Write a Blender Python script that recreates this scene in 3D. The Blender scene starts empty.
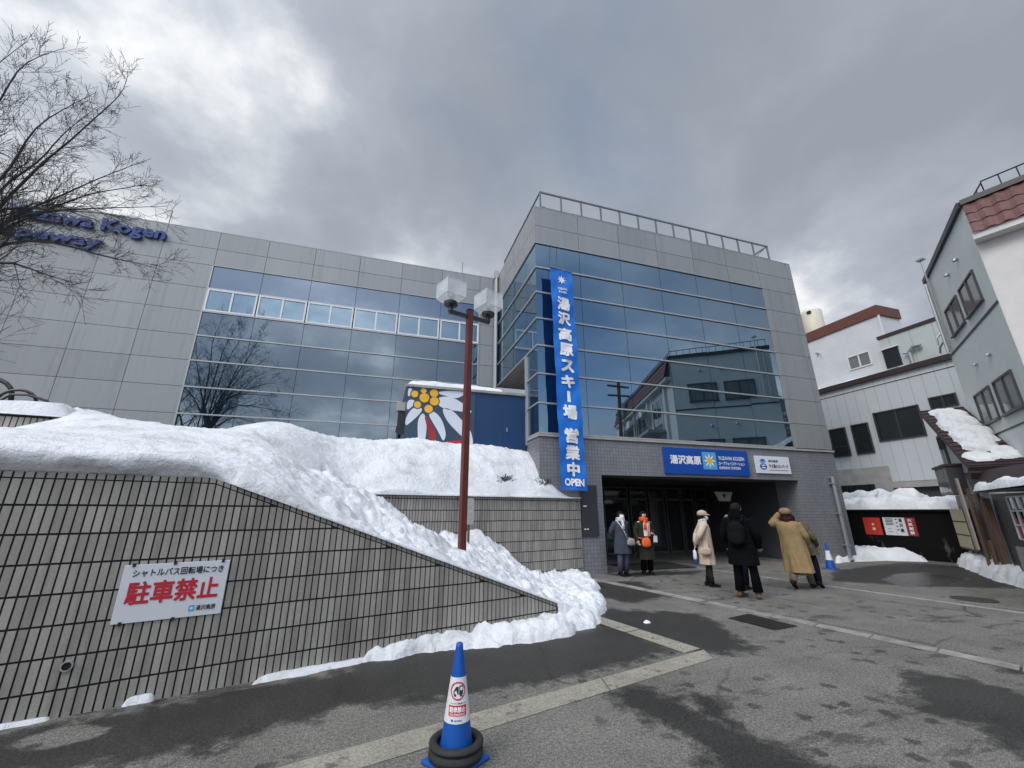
import bpy, bmesh, math, random
import numpy as np
from mathutils import Vector, Matrix, noise as mn
R = math.radians
random.seed(7)
SC = bpy.context.scene
COL = SC.collection
# ------------------------------------------------------------------ camera
cam = bpy.data.objects.new("camera", bpy.data.cameras.new("camera"))
COL.objects.link(cam)
cam.location = (0, 0, 1.6)
cam.rotation_euler = (R(90 + 17.27), 0, R(72.5 - 90))
cam.data.sensor_width = 36
cam.data.lens = 409.3 / 1024 * 36
cam.data.clip_start = 0.05
cam.data.clip_end = 2000
SC.camera = cam
# ------------------------------------------------------------------ light
SUN_EL, SUN_AZ = 42, 205          # azimuth counter-clockwise from +X
SUN_STRENGTH, SKY_STRENGTH, EXPOSURE = 1.3, 0.15, 0.27
sun = bpy.data.objects.new("sun", bpy.data.lights.new("sun", 'SUN'))
COL.objects.link(sun)
sun.data.energy = SUN_STRENGTH
sun.data.angle = R(24)
sun.data.color = (1.0, 0.96, 0.9)
sd = Vector((math.cos(R(SUN_EL)) * math.cos(R(SUN_AZ)), math.cos(R(SUN_EL)) * math.sin(R(SUN_AZ)), math.sin(R(SUN_EL))))
sun.rotation_euler = sd.to_track_quat('Z', 'Y').to_euler()
SC.view_settings.view_transform = 'Standard'
SC.view_settings.look = 'None'
SC.view_settings.exposure = EXPOSURE
SC.view_settings.gamma = 1


def make_world():
    w = bpy.data.worlds.new("World")
    SC.world = w
    w.use_nodes = True
    nt = w.node_tree
    nt.nodes.clear()
    N = lambda t: nt.nodes.new('ShaderNode' + t)
    L = nt.links.new

    def math_(op, a, b=None, c=None, clamp=False):
        n = N('Math'); n.operation = op; n.use_clamp = clamp
        for i, v in enumerate((a, b, c)):
            if v is None: continue
            if isinstance(v, (int, float)): n.inputs[i].default_value = v
            else: L(v, n.inputs[i])
        return n.outputs[0]
    out = N('OutputWorld'); bg = N('Background'); L(bg.outputs[0], out.inputs[0])
    bg.inputs[1].default_value = SKY_STRENGTH
    sky = N('TexSky'); sky.sky_type = 'NISHITA'; sky.sun_disc = False
    sky.sun_elevation = R(SUN_EL); sky.sun_rotation = R(90 - SUN_AZ)
    tc = N('TexCoord'); sep = N('SeparateXYZ'); L(tc.outputs['Generated'], sep.inputs[0])
    X, Y, Z = sep.outputs
    den = math_('ADD', math_('MAXIMUM', Z, 0.0), 0.35)
    cmb = N('CombineXYZ'); L(math_('DIVIDE', X, den), cmb.inputs[0]); L(math_('DIVIDE', Y, den), cmb.inputs[1])

    def noise_(scale, detail, rough, dist, off):
        mp = N('Mapping'); L(cmb.outputs[0], mp.inputs[0]); mp.inputs['Location'].default_value = off
        n = N('TexNoise'); L(mp.outputs[0], n.inputs['Vector'])
        n.inputs['Scale'].default_value = scale; n.inputs['Detail'].default_value = detail
        n.inputs['Roughness'].default_value = rough; n.inputs['Distortion'].default_value = dist
        return n.outputs[0]

    def lobe(x, y, z, p):
        v = Vector((x, y, z)).normalized()
        d = N('VectorMath'); d.operation = 'DOT_PRODUCT'
        L(tc.outputs['Generated'], d.inputs[0]); d.inputs[1].default_value = v
        return math_('POWER', math_('MAXIMUM', d.outputs['Value'], 0.0), p)
    n1 = noise_(1.15, 7, 0.53, 0.2, (3.1, 1.7, 0))
    n2 = noise_(2.9, 9, 0.58, 0.12, (9.2, 4.4, 2))
    n3 = noise_(1.0, 6, 0.5, 0.35, (1.2, 8.8, 5))
    t = math_('MULTIPLY_ADD', n1, 3.1, -1.08)
    t = math_('MULTIPLY_ADD', math_('SUBTRACT', n2, 0.5), 1.5, t)
    t = math_('MULTIPLY_ADD', lobe(-0.42, 0.74, 0.53, 22), 0.34, t)
    t = math_('MULTIPLY_ADD', lobe(0.36, 0.6, 0.71, 60), 0.16, t)
    t = math_('MULTIPLY_ADD', lobe(-0.1, 0.72, 0.68, 40), -0.10, t)     # thin cloud in front of the sun
    t = math_('MULTIPLY_ADD', lobe(0.80, 0.25, 0.5, 3), -0.10, t)
    ramp = N('ValToRGB'); L(t, ramp.inputs[0])
    e = ramp.color_ramp.elements
    e[0].position = 0.0; e[0].color = (.36, .40, .465, 1)
    e[1].position = 1.0; e[1].color = (1.05, 1.06, 1.08, 1)
    for p, c in ((.35, (.42, .46, .53, 1)), (.6, (.50, .545, .62, 1)), (.8, (.70, .74, .80, 1))):
        k = ramp.color_ramp.elements.new(p); k.color = c
    # zenith and the sky behind the camera are brighter
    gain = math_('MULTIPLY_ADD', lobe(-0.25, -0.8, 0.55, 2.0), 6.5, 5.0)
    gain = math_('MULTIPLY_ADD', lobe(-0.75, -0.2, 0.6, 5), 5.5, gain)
    gain = math_('MULTIPLY_ADD', lobe(-.1, -.5, .95, 16), 27.0, gain)  # high bright patch added to light camera-facing walls, kept out of the glass reflections
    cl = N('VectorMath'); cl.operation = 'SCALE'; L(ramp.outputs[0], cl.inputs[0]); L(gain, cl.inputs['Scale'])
    cov = N('MapRange'); cov.interpolation_type = 'SMOOTHSTEP'
    L(math_('MULTIPLY_ADD', lobe(0.34, -0.76, 0.55, 7.0), -0.42, math_('ADD', n3, 0.22)), cov.inputs[0])
    cov.inputs[1].default_value = .34; cov.inputs[2].default_value = .60
    mix = N('Mix'); mix.data_type = 'RGBA'
    L(cov.outputs[0], mix.inputs[0])
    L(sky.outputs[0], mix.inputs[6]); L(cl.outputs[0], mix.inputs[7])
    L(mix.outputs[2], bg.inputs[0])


make_world()


# ------------------------------------------------------------------ materials
def srgb(r, g, b):
    f = lambda c: (c / 12.92 if c <= .04045 else ((c + .055) / 1.055) ** 2.4)
    return (f(r / 255), f(g / 255), f(b / 255), 1)


class NT:
    def __init__(s, name):
        s.m = bpy.data.materials.new(name); s.m.use_nodes = True
        s.t = s.m.node_tree; s.p = s.t.nodes['Principled BSDF']; s.out = s.t.nodes['Material Output']
    def n(s, ty, **kw):
        k = s.t.nodes.new('ShaderNode' + ty)
        for a, v in kw.items(): setattr(k, a, v)
        return k
    def l(s, a, b): s.t.links.new(a, b)
    def noise(s, scale, detail=4, rough=.55, coord='Object', stretch=None):
        tc = s.n('TexCoord'); n = s.n('TexNoise')
        v = tc.outputs[coord]
        if stretch:
            mp = s.n('Mapping'); mp.inputs['Scale'].default_value = stretch; s.l(v, mp.inputs[0]); v = mp.outputs[0]
        s.l(v, n.inputs['Vector'])
        n.inputs['Scale'].default_value = scale; n.inputs['Detail'].default_value = detail; n.inputs['Roughness'].default_value = rough
        return n.outputs[0]
    def ramp(s, f, stops):
        r = s.n('ValToRGB'); s.l(f, r.inputs[0]); e = r.color_ramp.elements
        while len(e) < len(stops): e.new(.5)
        for k, (p, c) in zip(e, stops):
            k.position = p; k.color = (c[0], c[1], c[2], 1) if not isinstance(c, (int, float)) else (c, c, c, 1)
        return r.outputs[0]
    def mixc(s, f, a, b, mode='MIX'):
        k = s.n('Mix', data_type='RGBA', blend_type=mode)
        for i, v in ((0, f), (6, a), (7, b)):
            if isinstance(v, (int, float)): k.inputs[i].default_value = v
            elif isinstance(v, tuple): k.inputs[i].default_value = (v + (1,))[:4]
            else: s.l(v, k.inputs[i])
        return k.outputs[2]
    def bump(s, h, strength=.3, dist=.02):
        b = s.n('Bump'); b.inputs['Strength'].default_value = strength; b.inputs['Distance'].default_value = dist
        s.l(h, b.inputs['Height']); s.l(b.outputs[0], s.p.inputs['Normal'])
    def island(s):
        return s.n('NewGeometry').outputs['Random Per Island']


def mat(name, c, rough=.6, metal=0, var=.12, vscale=3.0, bump=0, bscale=40, spec=.5, island=0, stretch=None, coat=0):
    k = NT(name); p = k.p
    c = tuple(c[:3])
    p.inputs['Roughness'].default_value = rough; p.inputs['Metallic'].default_value = metal
    p.inputs['Specular IOR Level'].default_value = spec
    p.inputs['Coat Weight'].default_value = coat
    lo = tuple(x * (1 - var) for x in c); hi = tuple(min(1, x * (1 + var)) for x in c)
    col = k.ramp(k.noise(vscale, 5, .6, stretch=stretch), [(.25, lo), (.75, hi)])
    if island:
        r = k.ramp(k.island(), [(0, 1 - island), (1, 1 + island)])
        col = k.mixc(1.0, col, r, 'MULTIPLY')
    k.l(col, p.inputs['Base Color'])
    if bump: k.bump(k.noise(bscale, 4, .6), bump, .01)
    return k.m


M = {}
def m_panel():
    k = NT('grey_metal_cladding')
    base = k.ramp(k.noise(.5, 6, .6, stretch=(1, 1, .3)), [(.25, (.262, .271, .276)), (.75, (.302, .311, .317))])
    base = k.mixc(1, base, k.ramp(k.island(), [(0, .93), (1, 1.06)]), 'MULTIPLY')
    drip = k.ramp(k.noise(2.0, 6, .7, stretch=(4, 4, .12)), [(.36, .86), (.5, 1)])
    k.l(k.mixc(.8, base, drip, 'MULTIPLY'), k.p.inputs['Base Color'])
    k.p.inputs['Roughness'].default_value = .4; k.p.inputs['Metallic'].default_value = .2
    return k.m
M['panel'] = m_panel()
M['seam'] = mat('dark_seam', (.05, .05, .055), .7)
M['alu'] = mat('pale_aluminium', (.40, .41, .415), .4, .35, .06)
M['alu_dark'] = mat('bronze_aluminium', (.06, .06, .065), .4, .3, .08)
M['white_frame'] = mat('white_window_frame', (.68, .69, .7), .45, 0, .05)
M['tile_grey'] = None
M['grout'] = mat('dark_grout', (.016, .015, .014), .9, 0, .3, 9)
M['steel'] = mat('galvanised_steel', (.42, .43, .44), .35, .7, .1, 8)
M['rail'] = mat('grey_rail_paint', (.16, .17, .18), .5, .2, .08)
M['banner'] = mat('blue_banner_cloth', srgb(2, 106, 200), .65, 0, .06, 2, bump=.25, bscale=5)
M['sign_blue'] = mat('sign_blue', srgb(8, 70, 158), .35, 0, .04)
M['sign_sky'] = mat('sign_light_blue', srgb(88, 160, 210), .4, 0, .05)
M['white'] = mat('white_lettering', (.8, .8, .8), .5, 0, .03)
M['sign_white'] = mat('white_sign_board', (.68, .70, .735), .4, 0, .04, 2)
M['black_ink'] = mat('black_ink', (.02, .02, .022), .6)
M['red_ink'] = mat('red_ink', srgb(190, 36, 52), .6, 0, .1, 12)
M['sign_red'] = mat('poster_red', srgb(205, 58, 44), .55)
M['sign_maroon'] = mat('poster_maroon', srgb(150, 44, 56), .55)
M['yellow'] = mat('yellow_paint', srgb(236, 178, 44), .5)
M['booth'] = mat('dark_blue_booth_paint', srgb(28, 60, 98), .35, .1, .12, 1.2, stretch=(1, 1, .3))
M['booth_panel'] = mat('mural_ground_paint', srgb(52, 72, 92), .5, 0, .06)
M['mural_white'] = mat('mural_white_paint', (.66, .70, .76), .5, 0, .05)
M['letter_blue'] = mat('blue_channel_letters', srgb(18, 52, 118), .35, 0, .06)
M['pole_red'] = mat('rust_red_pole_paint', srgb(92, 36, 28), .45, 0, .25, 6, bump=.2, bscale=60)
M['black'] = mat('black_metal', (.018, .018, .02), .45)
M['rubber'] = mat('black_rubber', (.02, .02, .02), .75, 0, .3, 20, bump=.3)
M['cone'] = mat('blue_cone_plastic', srgb(12, 78, 158), .42, 0, .1, 10)
M['cone_sleeve'] = mat('cone_white_sleeve', (.66, .67, .7), .35, 0, .06, 20)
def m_concrete():
    k = NT('pale_worn_concrete')
    c = k.ramp(k.noise(2.6, 8, .7), [(.28, (.16, .148, .12)), (.45, (.27, .25, .205)), (.7, (.34, .318, .262))])
    c = k.mixc(1, c, k.ramp(k.noise(45, 4, .75), [(.34, .6), (.6, 1.15)]), 'MULTIPLY')
    c = k.mixc(1, c, k.ramp(k.noise(5, 6, .7), [(.34, .45), (.42, 1)]), 'MULTIPLY')
    k.l(c, k.p.inputs['Base Color']); k.p.inputs['Roughness'].default_value = .92
    k.bump(k.noise(70, 4, .6), .5, .01); return k.m
M['concrete'] = m_concrete()
M['concrete_wall'] = mat('stained_concrete', (.33, .32, .30), .85, 0, .22, 2.5, bump=.3)
M['greenwall'] = mat('pale_green_render', (.61, .65, .635), .75, 0, .06, 1.0, bump=.12, bscale=30)
M['whitewall'] = mat('off_white_render', (.62, .60, .585), .8, 0, .1, 1.6, bump=.2, bscale=25)
M['siding'] = None
M['brown'] = mat('brown_fascia', srgb(98, 56, 46), .5, 0, .1)
M['darkbrown'] = mat('dark_brown_fascia', srgb(52, 40, 40), .5, 0, .1)
M['roof_maroon'] = mat('maroon_metal_roof', srgb(58, 42, 44), .5, .1, .22, 4)
M['rooftile'] = mat('red_brown_roof_tile', srgb(98, 64, 60), .7, 0, .35, 6, island=.14, bump=.3, bscale=30)
M['darkglass'] = mat('dark_window_glass', (.02, .024, .026), .04, 0, .2, .6, spec=.9)
M['greyblind'] = mat('grey_window_pane', (.13, .14, .14), .08, 0, .15, 1.5, spec=.8)
M['tank'] = mat('cream_water_tank', srgb(206, 199, 180), .5, 0, .07)
M['blackwood'] = NT('black_painted_boards').m
M['wood'] = mat('weathered_timber', srgb(96, 78, 62), .85, 0, .3, 6, stretch=(6, 6, .6), bump=.3)
M['wood_pale'] = mat('pale_weathered_plank', srgb(168, 162, 152), .8, 0, .2, 6, stretch=(6, 6, .6))
M['shoji'] = mat('cream_panel', srgb(190, 178, 150), .8, 0, .08)
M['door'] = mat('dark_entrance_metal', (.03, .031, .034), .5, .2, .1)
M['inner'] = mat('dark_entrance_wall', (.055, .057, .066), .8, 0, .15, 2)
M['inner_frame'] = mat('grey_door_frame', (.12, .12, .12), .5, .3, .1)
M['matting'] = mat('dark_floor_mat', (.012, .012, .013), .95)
M['notice'] = mat('dark_notice_board', (.045, .045, .052), .35, .1, .1)
M['sign_grey'] = mat('weathered_white_plaque', (.42, .41, .38), .6, 0, .25, 14)
M['bark'] = mat('dark_bark', (.045, .04, .038), .9, 0, .3, 10)
M['evergreen'] = mat('dry_shrub', (.05, .05, .035), .9, 0, .4, 20)
M['manhole'] = mat('cast_iron_cover', (.05, .048, .045), .5, .4, .3, 30, bump=.5)
M['grate'] = mat('rusty_grate', (.035, .027, .02), .7, .3, .35, 25, bump=.6, bscale=60)
M['skin'] = mat('skin', (.52, .32, .24), .55, 0, .05, 20)
M['hair'] = mat('dark_hair', (.008, .006, .006), .8, 0, .3, 30, spec=.2)
M['hair_red'] = mat('dark_red_hair', (.03, .008, .008), .8, 0, .3, 30, spec=.2)
M['mask'] = mat('white_face_mask', (.74, .75, .77), .8, 0, .03)


def fabric(name, c, var=.16, vs=9, b=.35):
    M[name] = mat(name, c, .9, 0, var, vs, bump=b, bscale=45, spec=.06 if max(c[:3]) < .02 else .22)


fabric('coat_slate', srgb(62, 70, 80)); fabric('coat_dark_green', srgb(44, 46, 38)); fabric('coat_beige', srgb(196, 178, 160))
fabric('coat_black', (.0045, .005, .006)); fabric('coat_tan', srgb(138, 117, 84)); fabric('coat_olive', srgb(84, 80, 58), .4, 14)
fabric('coat_navy', srgb(22, 30, 58)); fabric('jeans_grey', srgb(84, 84, 104)); fabric('trousers_black', (.006, .006, .007))
fabric('trousers_navy', srgb(24, 26, 36)); fabric('tights', srgb(46, 40, 38)); fabric('boots_black', (.014, .013, .013)); fabric('shoes_brown', srgb(92, 78, 66))
fabric('scarf_white', (.6, .6, .6)); fabric('scarf_orange', srgb(224, 92, 40)); fabric('bag_orange', srgb(226, 104, 52)); fabric('bag_grey', srgb(152, 146, 140))
fabric('bag_beige', srgb(178, 160, 140)); fabric('bag_white', (.66, .67, .7)); fabric('cap_beige', srgb(176, 158, 132)); fabric('knit_white', (.66, .64, .62))
fabric('fur_hat', srgb(128, 108, 84), .45, 22, .9); fabric('skirt_pattern', srgb(120, 104, 90), .5, 24); fabric('backpack_black', (.008, .008, .009))
fabric('hood_fur', srgb(150, 140, 128), .3, 30)


def m_glass(name, tint, dark, refl):
    k = NT(name); t = k.t
    t.nodes.remove(k.p)
    d = k.n('BsdfDiffuse'); d.inputs[0].default_value = dark
    g = k.n('BsdfGlossy'); g.inputs['Roughness'].default_value = 0.012
    rnd = k.ramp(k.island(), [(0, .9), (1, 1.08)])
    col = k.mixc(1.0, tint, rnd, 'MULTIPLY'); k.l(col, g.inputs[0])
    # large soft waviness of a pane
    b = k.n('Bump'); b.inputs['Strength'].default_value = .05; b.inputs['Distance'].default_value = .02
    k.l(k.noise(1.1, 1, .4), b.inputs['Height']); k.l(b.outputs[0], g.inputs['Normal'])
    fr = k.n('LayerWeight'); fr.inputs[0].default_value = .35
    mr = k.n('MapRange'); k.l(fr.outputs['Fresnel'], mr.inputs[0])
    mr.inputs[1].default_value = 0; mr.inputs[2].default_value = 1; mr.inputs[3].default_value = refl; mr.inputs[4].default_value = 1
    mx = k.n('MixShader'); k.l(mr.outputs[0], mx.inputs[0]); k.l(d.outputs[0], mx.inputs[1]); k.l(g.outputs[0], mx.inputs[2])
    k.l(mx.outputs[0], k.out.inputs[0])
    return k.m


M['glass'] = m_glass('blue_mirror_glazing', (.58, .77, .92), (.008, .014, .022, 1), .34)
M['glass_wing'] = m_glass('steel_blue_glazing', (.62, .75, .88), (.008, .014, .022, 1), .19)
M['glass_dark'] = m_glass('clear_dark_glazing', (.7, .78, .85), (.02, .024, .028, 1), .22)
M['spandrel'] = m_glass('blue_spandrel_glazing', (.64, .73, .86), (.04, .07, .12, 1), .22)


def m_tile_small():
    k = NT('small_grey_wall_tile')
    tc = k.n('TexCoord'); sp = k.n('SeparateXYZ'); k.l(tc.outputs['Object'], sp.inputs[0])
    ad = k.n('Math', operation='ADD'); k.l(sp.outputs[0], ad.inputs[0]); k.l(sp.outputs[1], ad.inputs[1])
    cb = k.n('CombineXYZ'); k.l(ad.outputs[0], cb.inputs[0]); k.l(sp.outputs[2], cb.inputs[1])
    br = k.n('TexBrick'); k.l(cb.outputs[0], br.inputs['Vector'])
    br.offset = 0; br.inputs['Scale'].default_value = 1
    br.inputs['Brick Width'].default_value = .1; br.inputs['Row Height'].default_value = .1
    br.inputs['Mortar Size'].default_value = .006; br.inputs['Mortar Smooth'].default_value = .2
    br.inputs['Color1'].default_value = (.19, .193, .208, 1); br.inputs['Color2'].default_value = (.225, .228, .245, 1)
    br.inputs['Mortar'].default_value = (.11, .11, .118, 1)
    st = k.ramp(k.noise(1.2, 5, .6, stretch=(1, 1, .3)), [(.3, .82), (.7, 1.1)])
    k.l(k.mixc(1, br.outputs[0], st, 'MULTIPLY'), k.p.inputs['Base Color'])
    k.p.inputs['Roughness'].default_value = .45
    k.bump(br.outputs['Fac'], -.3, .004)
    return k.m


M['tile_grey'] = m_tile_small()


def m_walltile():
    k = NT('long_stone_wall_tile')
    a = k.ramp(k.noise(2.0, 5, .6), [(.2, (.315, .292, .258)), (.8, (.405, .378, .34))])
    r = k.ramp(k.island(), [(0, .82), (1, 1.12)])
    c = k.mixc(1, a, r, 'MULTIPLY')
    fine = k.ramp(k.noise(60, 4, .7), [(.3, .86), (.7, 1.08)])
    c = k.mixc(1, c, fine, 'MULTIPLY')
    # streaks of grime running down from the coping
    st = k.ramp(k.noise(1.0, 5, .65, stretch=(5, 5, .5)), [(.36, .62), (.52, 1.0)])
    c = k.mixc(.7, c, st, 'MULTIPLY')
    k.l(c, k.p.inputs['Base Color']); k.p.inputs['Roughness'].default_value = .8
    k.bump(k.noise(90, 4, .6), .3, .004)
    return k.m


M['walltile'] = m_walltile()


def m_siding(name, c, width, axis, amt=.6, var=.05):
    """vertical board siding: thin dark joints every `width` along a horizontal axis"""
    k = NT(name)
    tc = k.n('TexCoord'); sp = k.n('SeparateXYZ'); k.l(tc.outputs['Object'], sp.inputs[0])
    mul = k.n('Math', operation='MULTIPLY'); k.l(sp.outputs[axis], mul.inputs[0]); mul.inputs[1].default_value = 1 / width
    fr = k.n('Math', operation='FRACT'); k.l(mul.outputs[0], fr.inputs[0])
    j = k.ramp(fr.outputs[0], [(0, amt), (.03, amt), (.05, 1), (1, 1)])
    base = k.ramp(k.noise(1.4, 5, .6), [(.25, tuple(x * (1 - var) for x in c)), (.75, tuple(x * (1 + var) for x in c))])
    k.l(k.mixc(1, base, j, 'MULTIPLY'), k.p.inputs['Base Color'])
    k.p.inputs['Roughness'].default_value = .5
    k.bump(fr.outputs[0], .15, .01)
    return k.m


M['siding'] = m_siding('pale_blue_grey_board_siding', (.50, .53, .55), .44, 1)
M['siding_h'] = m_siding('white_plank_siding', (.60, .61, .63), .3, 2, .88, .07)
M['siding_d'] = m_siding('pale_green_panel_siding', (.45, .49, .485), .8, 1, .7)


def m_blackwood():
    k = NT('black_stained_boards')
    st = k.ramp(k.noise(2.2, 6, .7, stretch=(1, 1, .45)), [(.60, 0), (.72, 1)])
    sp = k.n('SeparateXYZ'); tc = k.n('TexCoord'); k.l(tc.outputs['Object'], sp.inputs[0])
    wear = k.ramp(sp.outputs[2], [(.0, .8), (.55, .5), (.8, 0)])
    yy = k.n('MapRange'); k.l(sp.outputs[1], yy.inputs[0]); yy.inputs[1].default_value = 1.6; yy.inputs[2].default_value = .4
    f = k.mixc(1, k.mixc(1, st, wear, 'MULTIPLY'), yy.outputs[0], 'MULTIPLY')
    k.l(k.mixc(f, (.006, .006, .0065), (.2, .2, .2)), k.p.inputs['Base Color'])
    k.p.inputs['Roughness'].default_value = .7; k.p.inputs['Specular IOR Level'].default_value = .12
    return k.m


M['blackwood'] = m_blackwood()


def m_snow():
    k = NT('old_snow')
    dirt = k.ramp(k.noise(2.2, 8, .7), [(.30, (.52, .52, .51)), (.46, (.70, .71, .725)), (.6, (.76, .775, .80)), (1, (.80, .815, .84))])
    spk = k.ramp(k.noise(55, 3, .7), [(.27, .72), (.36, 1)])
    k.l(k.mixc(.6, dirt, spk, 'MULTIPLY'), k.p.inputs['Base Color'])
    k.p.inputs['Roughness'].default_value = .85; k.p.inputs['Specular IOR Level'].default_value = .2
    h = k.n('Math', operation='MULTIPLY_ADD'); k.l(k.noise(14, 6, .6), h.inputs[0]); h.inputs[1].default_value = 1.0
    n2 = k.noise(70, 3, .6); m2 = k.n('Math', operation='MULTIPLY'); k.l(n2, m2.inputs[0]); m2.inputs[1].default_value = .25
    k.l(m2.outputs[0], h.inputs[2])
    k.bump(h.outputs[0], .8, .04)
    return k.m


M['snow'] = m_snow()


def m_ground():
    k = NT('worn_asphalt')
    at = k.n('Attribute', attribute_name='wet')
    tc = k.n('TexCoord')
    fine = k.noise(38, 3, .75); grit = k.noise(110, 2, .8); mid = k.noise(.9, 8, .68)
    base = k.ramp(mid, [(.3, (.105, .100, .089)), (.7, (.185, .176, .157))])
    base = k.mixc(1, base, k.ramp(fine, [(.32, .55), (.68, 1.5)]), 'MULTIPLY')
    base = k.mixc(1, base, k.ramp(grit, [(.36, .45), (.66, 1.75)]), 'MULTIPLY')
    # small damp spots
    vo = k.n('TexVoronoi', voronoi_dimensions='2D'); k.l(tc.outputs['Object'], vo.inputs['Vector']); vo.inputs['Scale'].default_value = 2.6
    edge = k.n('Math', operation='MULTIPLY_ADD'); k.l(k.noise(9, 5, .6), edge.inputs[0]); edge.inputs[1].default_value = .55
    k.l(vo.outputs['Distance'], edge.inputs[2])
    spots = k.ramp(edge.outputs[0], [(.40, 1), (.45, 0)])
    region = k.ramp(k.noise(.55, 4, .6), [(.46, 0), (.52, 1)])
    streak = k.ramp(k.noise(1.0, 8, .72, stretch=(.8, 2.6, 1)), [(.545, 0), (.60, .85)])
    spots = k.mixc(1, spots, streak, 'LIGHTEN')
    spots = k.mixc(1, spots, region, 'MULTIPLY')
    w = k.n('Math', operation='MULTIPLY_ADD'); k.l(k.noise(4.5, 8, .68), w.inputs[0]); w.inputs[1].default_value = .95
    hw = k.n('Math', operation='MULTIPLY'); k.l(at.outputs['Fac'], hw.inputs[0]); hw.inputs[1].default_value = .55
    k.l(hw.outputs[0], w.inputs[2])
    wet = k.ramp(w.outputs[0], [(.655, 0), (.735, .6), (.84, 1)])
    wet = k.mixc(1.0, wet, k.mixc(.75, (0, 0, 0), spots), 'LIGHTEN')
    # fine cracks
    cr = k.n('TexVoronoi', feature='DISTANCE_TO_EDGE'); cr.inputs['Scale'].default_value = .45
    wp = k.n('Mix', data_type='RGBA'); wp.inputs[0].default_value = .14
    nz = k.n('TexNoise'); nz.inputs['Scale'].default_value = 2.2; nz.inputs['Detail'].default_value = 5; k.l(tc.outputs['Object'], nz.inputs['Vector'])
    k.l(tc.outputs['Object'], wp.inputs[6]); k.l(nz.outputs['Color'], wp.inputs[7]); k.l(wp.outputs[2], cr.inputs['Vector'])
    crk = k.ramp(cr.outputs['Distance'], [(0, .35), (.006, .5), (.012, 1)])
    base = k.mixc(k.ramp(k.noise(.5, 3, .5), [(.45, 0), (.6, .8)]), base, k.mixc(1, base, crk, 'MULTIPLY'))
    dark = k.mixc(1, base, (.25, .25, .255), 'MULTIPLY')
    k.l(k.mixc(wet, base, dark), k.p.inputs['Base Color'])
    rr = k.ramp(wet, [(0, .9), (1, .6)])
    pud = k.n('Attribute', attribute_name='puddle')
    rr2 = k.mixc(k.ramp(pud.outputs['Fac'], [(.45, 0), (.55, 1)]), rr, (.22, .22, .22))
    k.l(rr2, k.p.inputs['Roughness']); k.p.inputs['Specular IOR Level'].default_value = .28
    b = k.n('Math', operation='ADD'); k.l(fine, b.inputs[0]); k.l(grit, b.inputs[1])
    k.bump(b.outputs[0], .5, .006)
    return k.m


M['asphalt'] = m_ground()


def m_hill():
    k = NT('wooded_winter_hillside')
    tre = k.ramp(k.noise(.35, 8, .75), [(.42, (.012, .014, .014)), (.56, (.05, .05, .05)), (.66, (.4, .42, .45))])
    k.l(tre, k.p.inputs['Base Color']); k.p.inputs['Roughness'].default_value = .95
    return k.m


M['hill'] = m_hill()


def m_lampglass():
    k = NT('clear_ribbed_lamp_glass')
    p = k.p
    p.inputs['Base Color'].default_value = (.9, .93, .95, 1); p.inputs['Roughness'].default_value = .25
    p.inputs['Transmission Weight'].default_value = 0
    tr = k.n('BsdfTransparent'); tr.inputs[0].default_value = (.93, .95, .96, 1)
    mx = k.n('MixShader')
    f = k.ramp(k.noise(5, 2, .5), [(.3, .30), (.7, .46)])
    k.l(f, mx.inputs[0]); k.l(tr.outputs[0], mx.inputs[1]); k.l(p.outputs[0], mx.inputs[2]); k.l(mx.outputs[0], k.out.inputs[0])
    return k.m


M['lampglass'] = m_lampglass()

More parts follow.
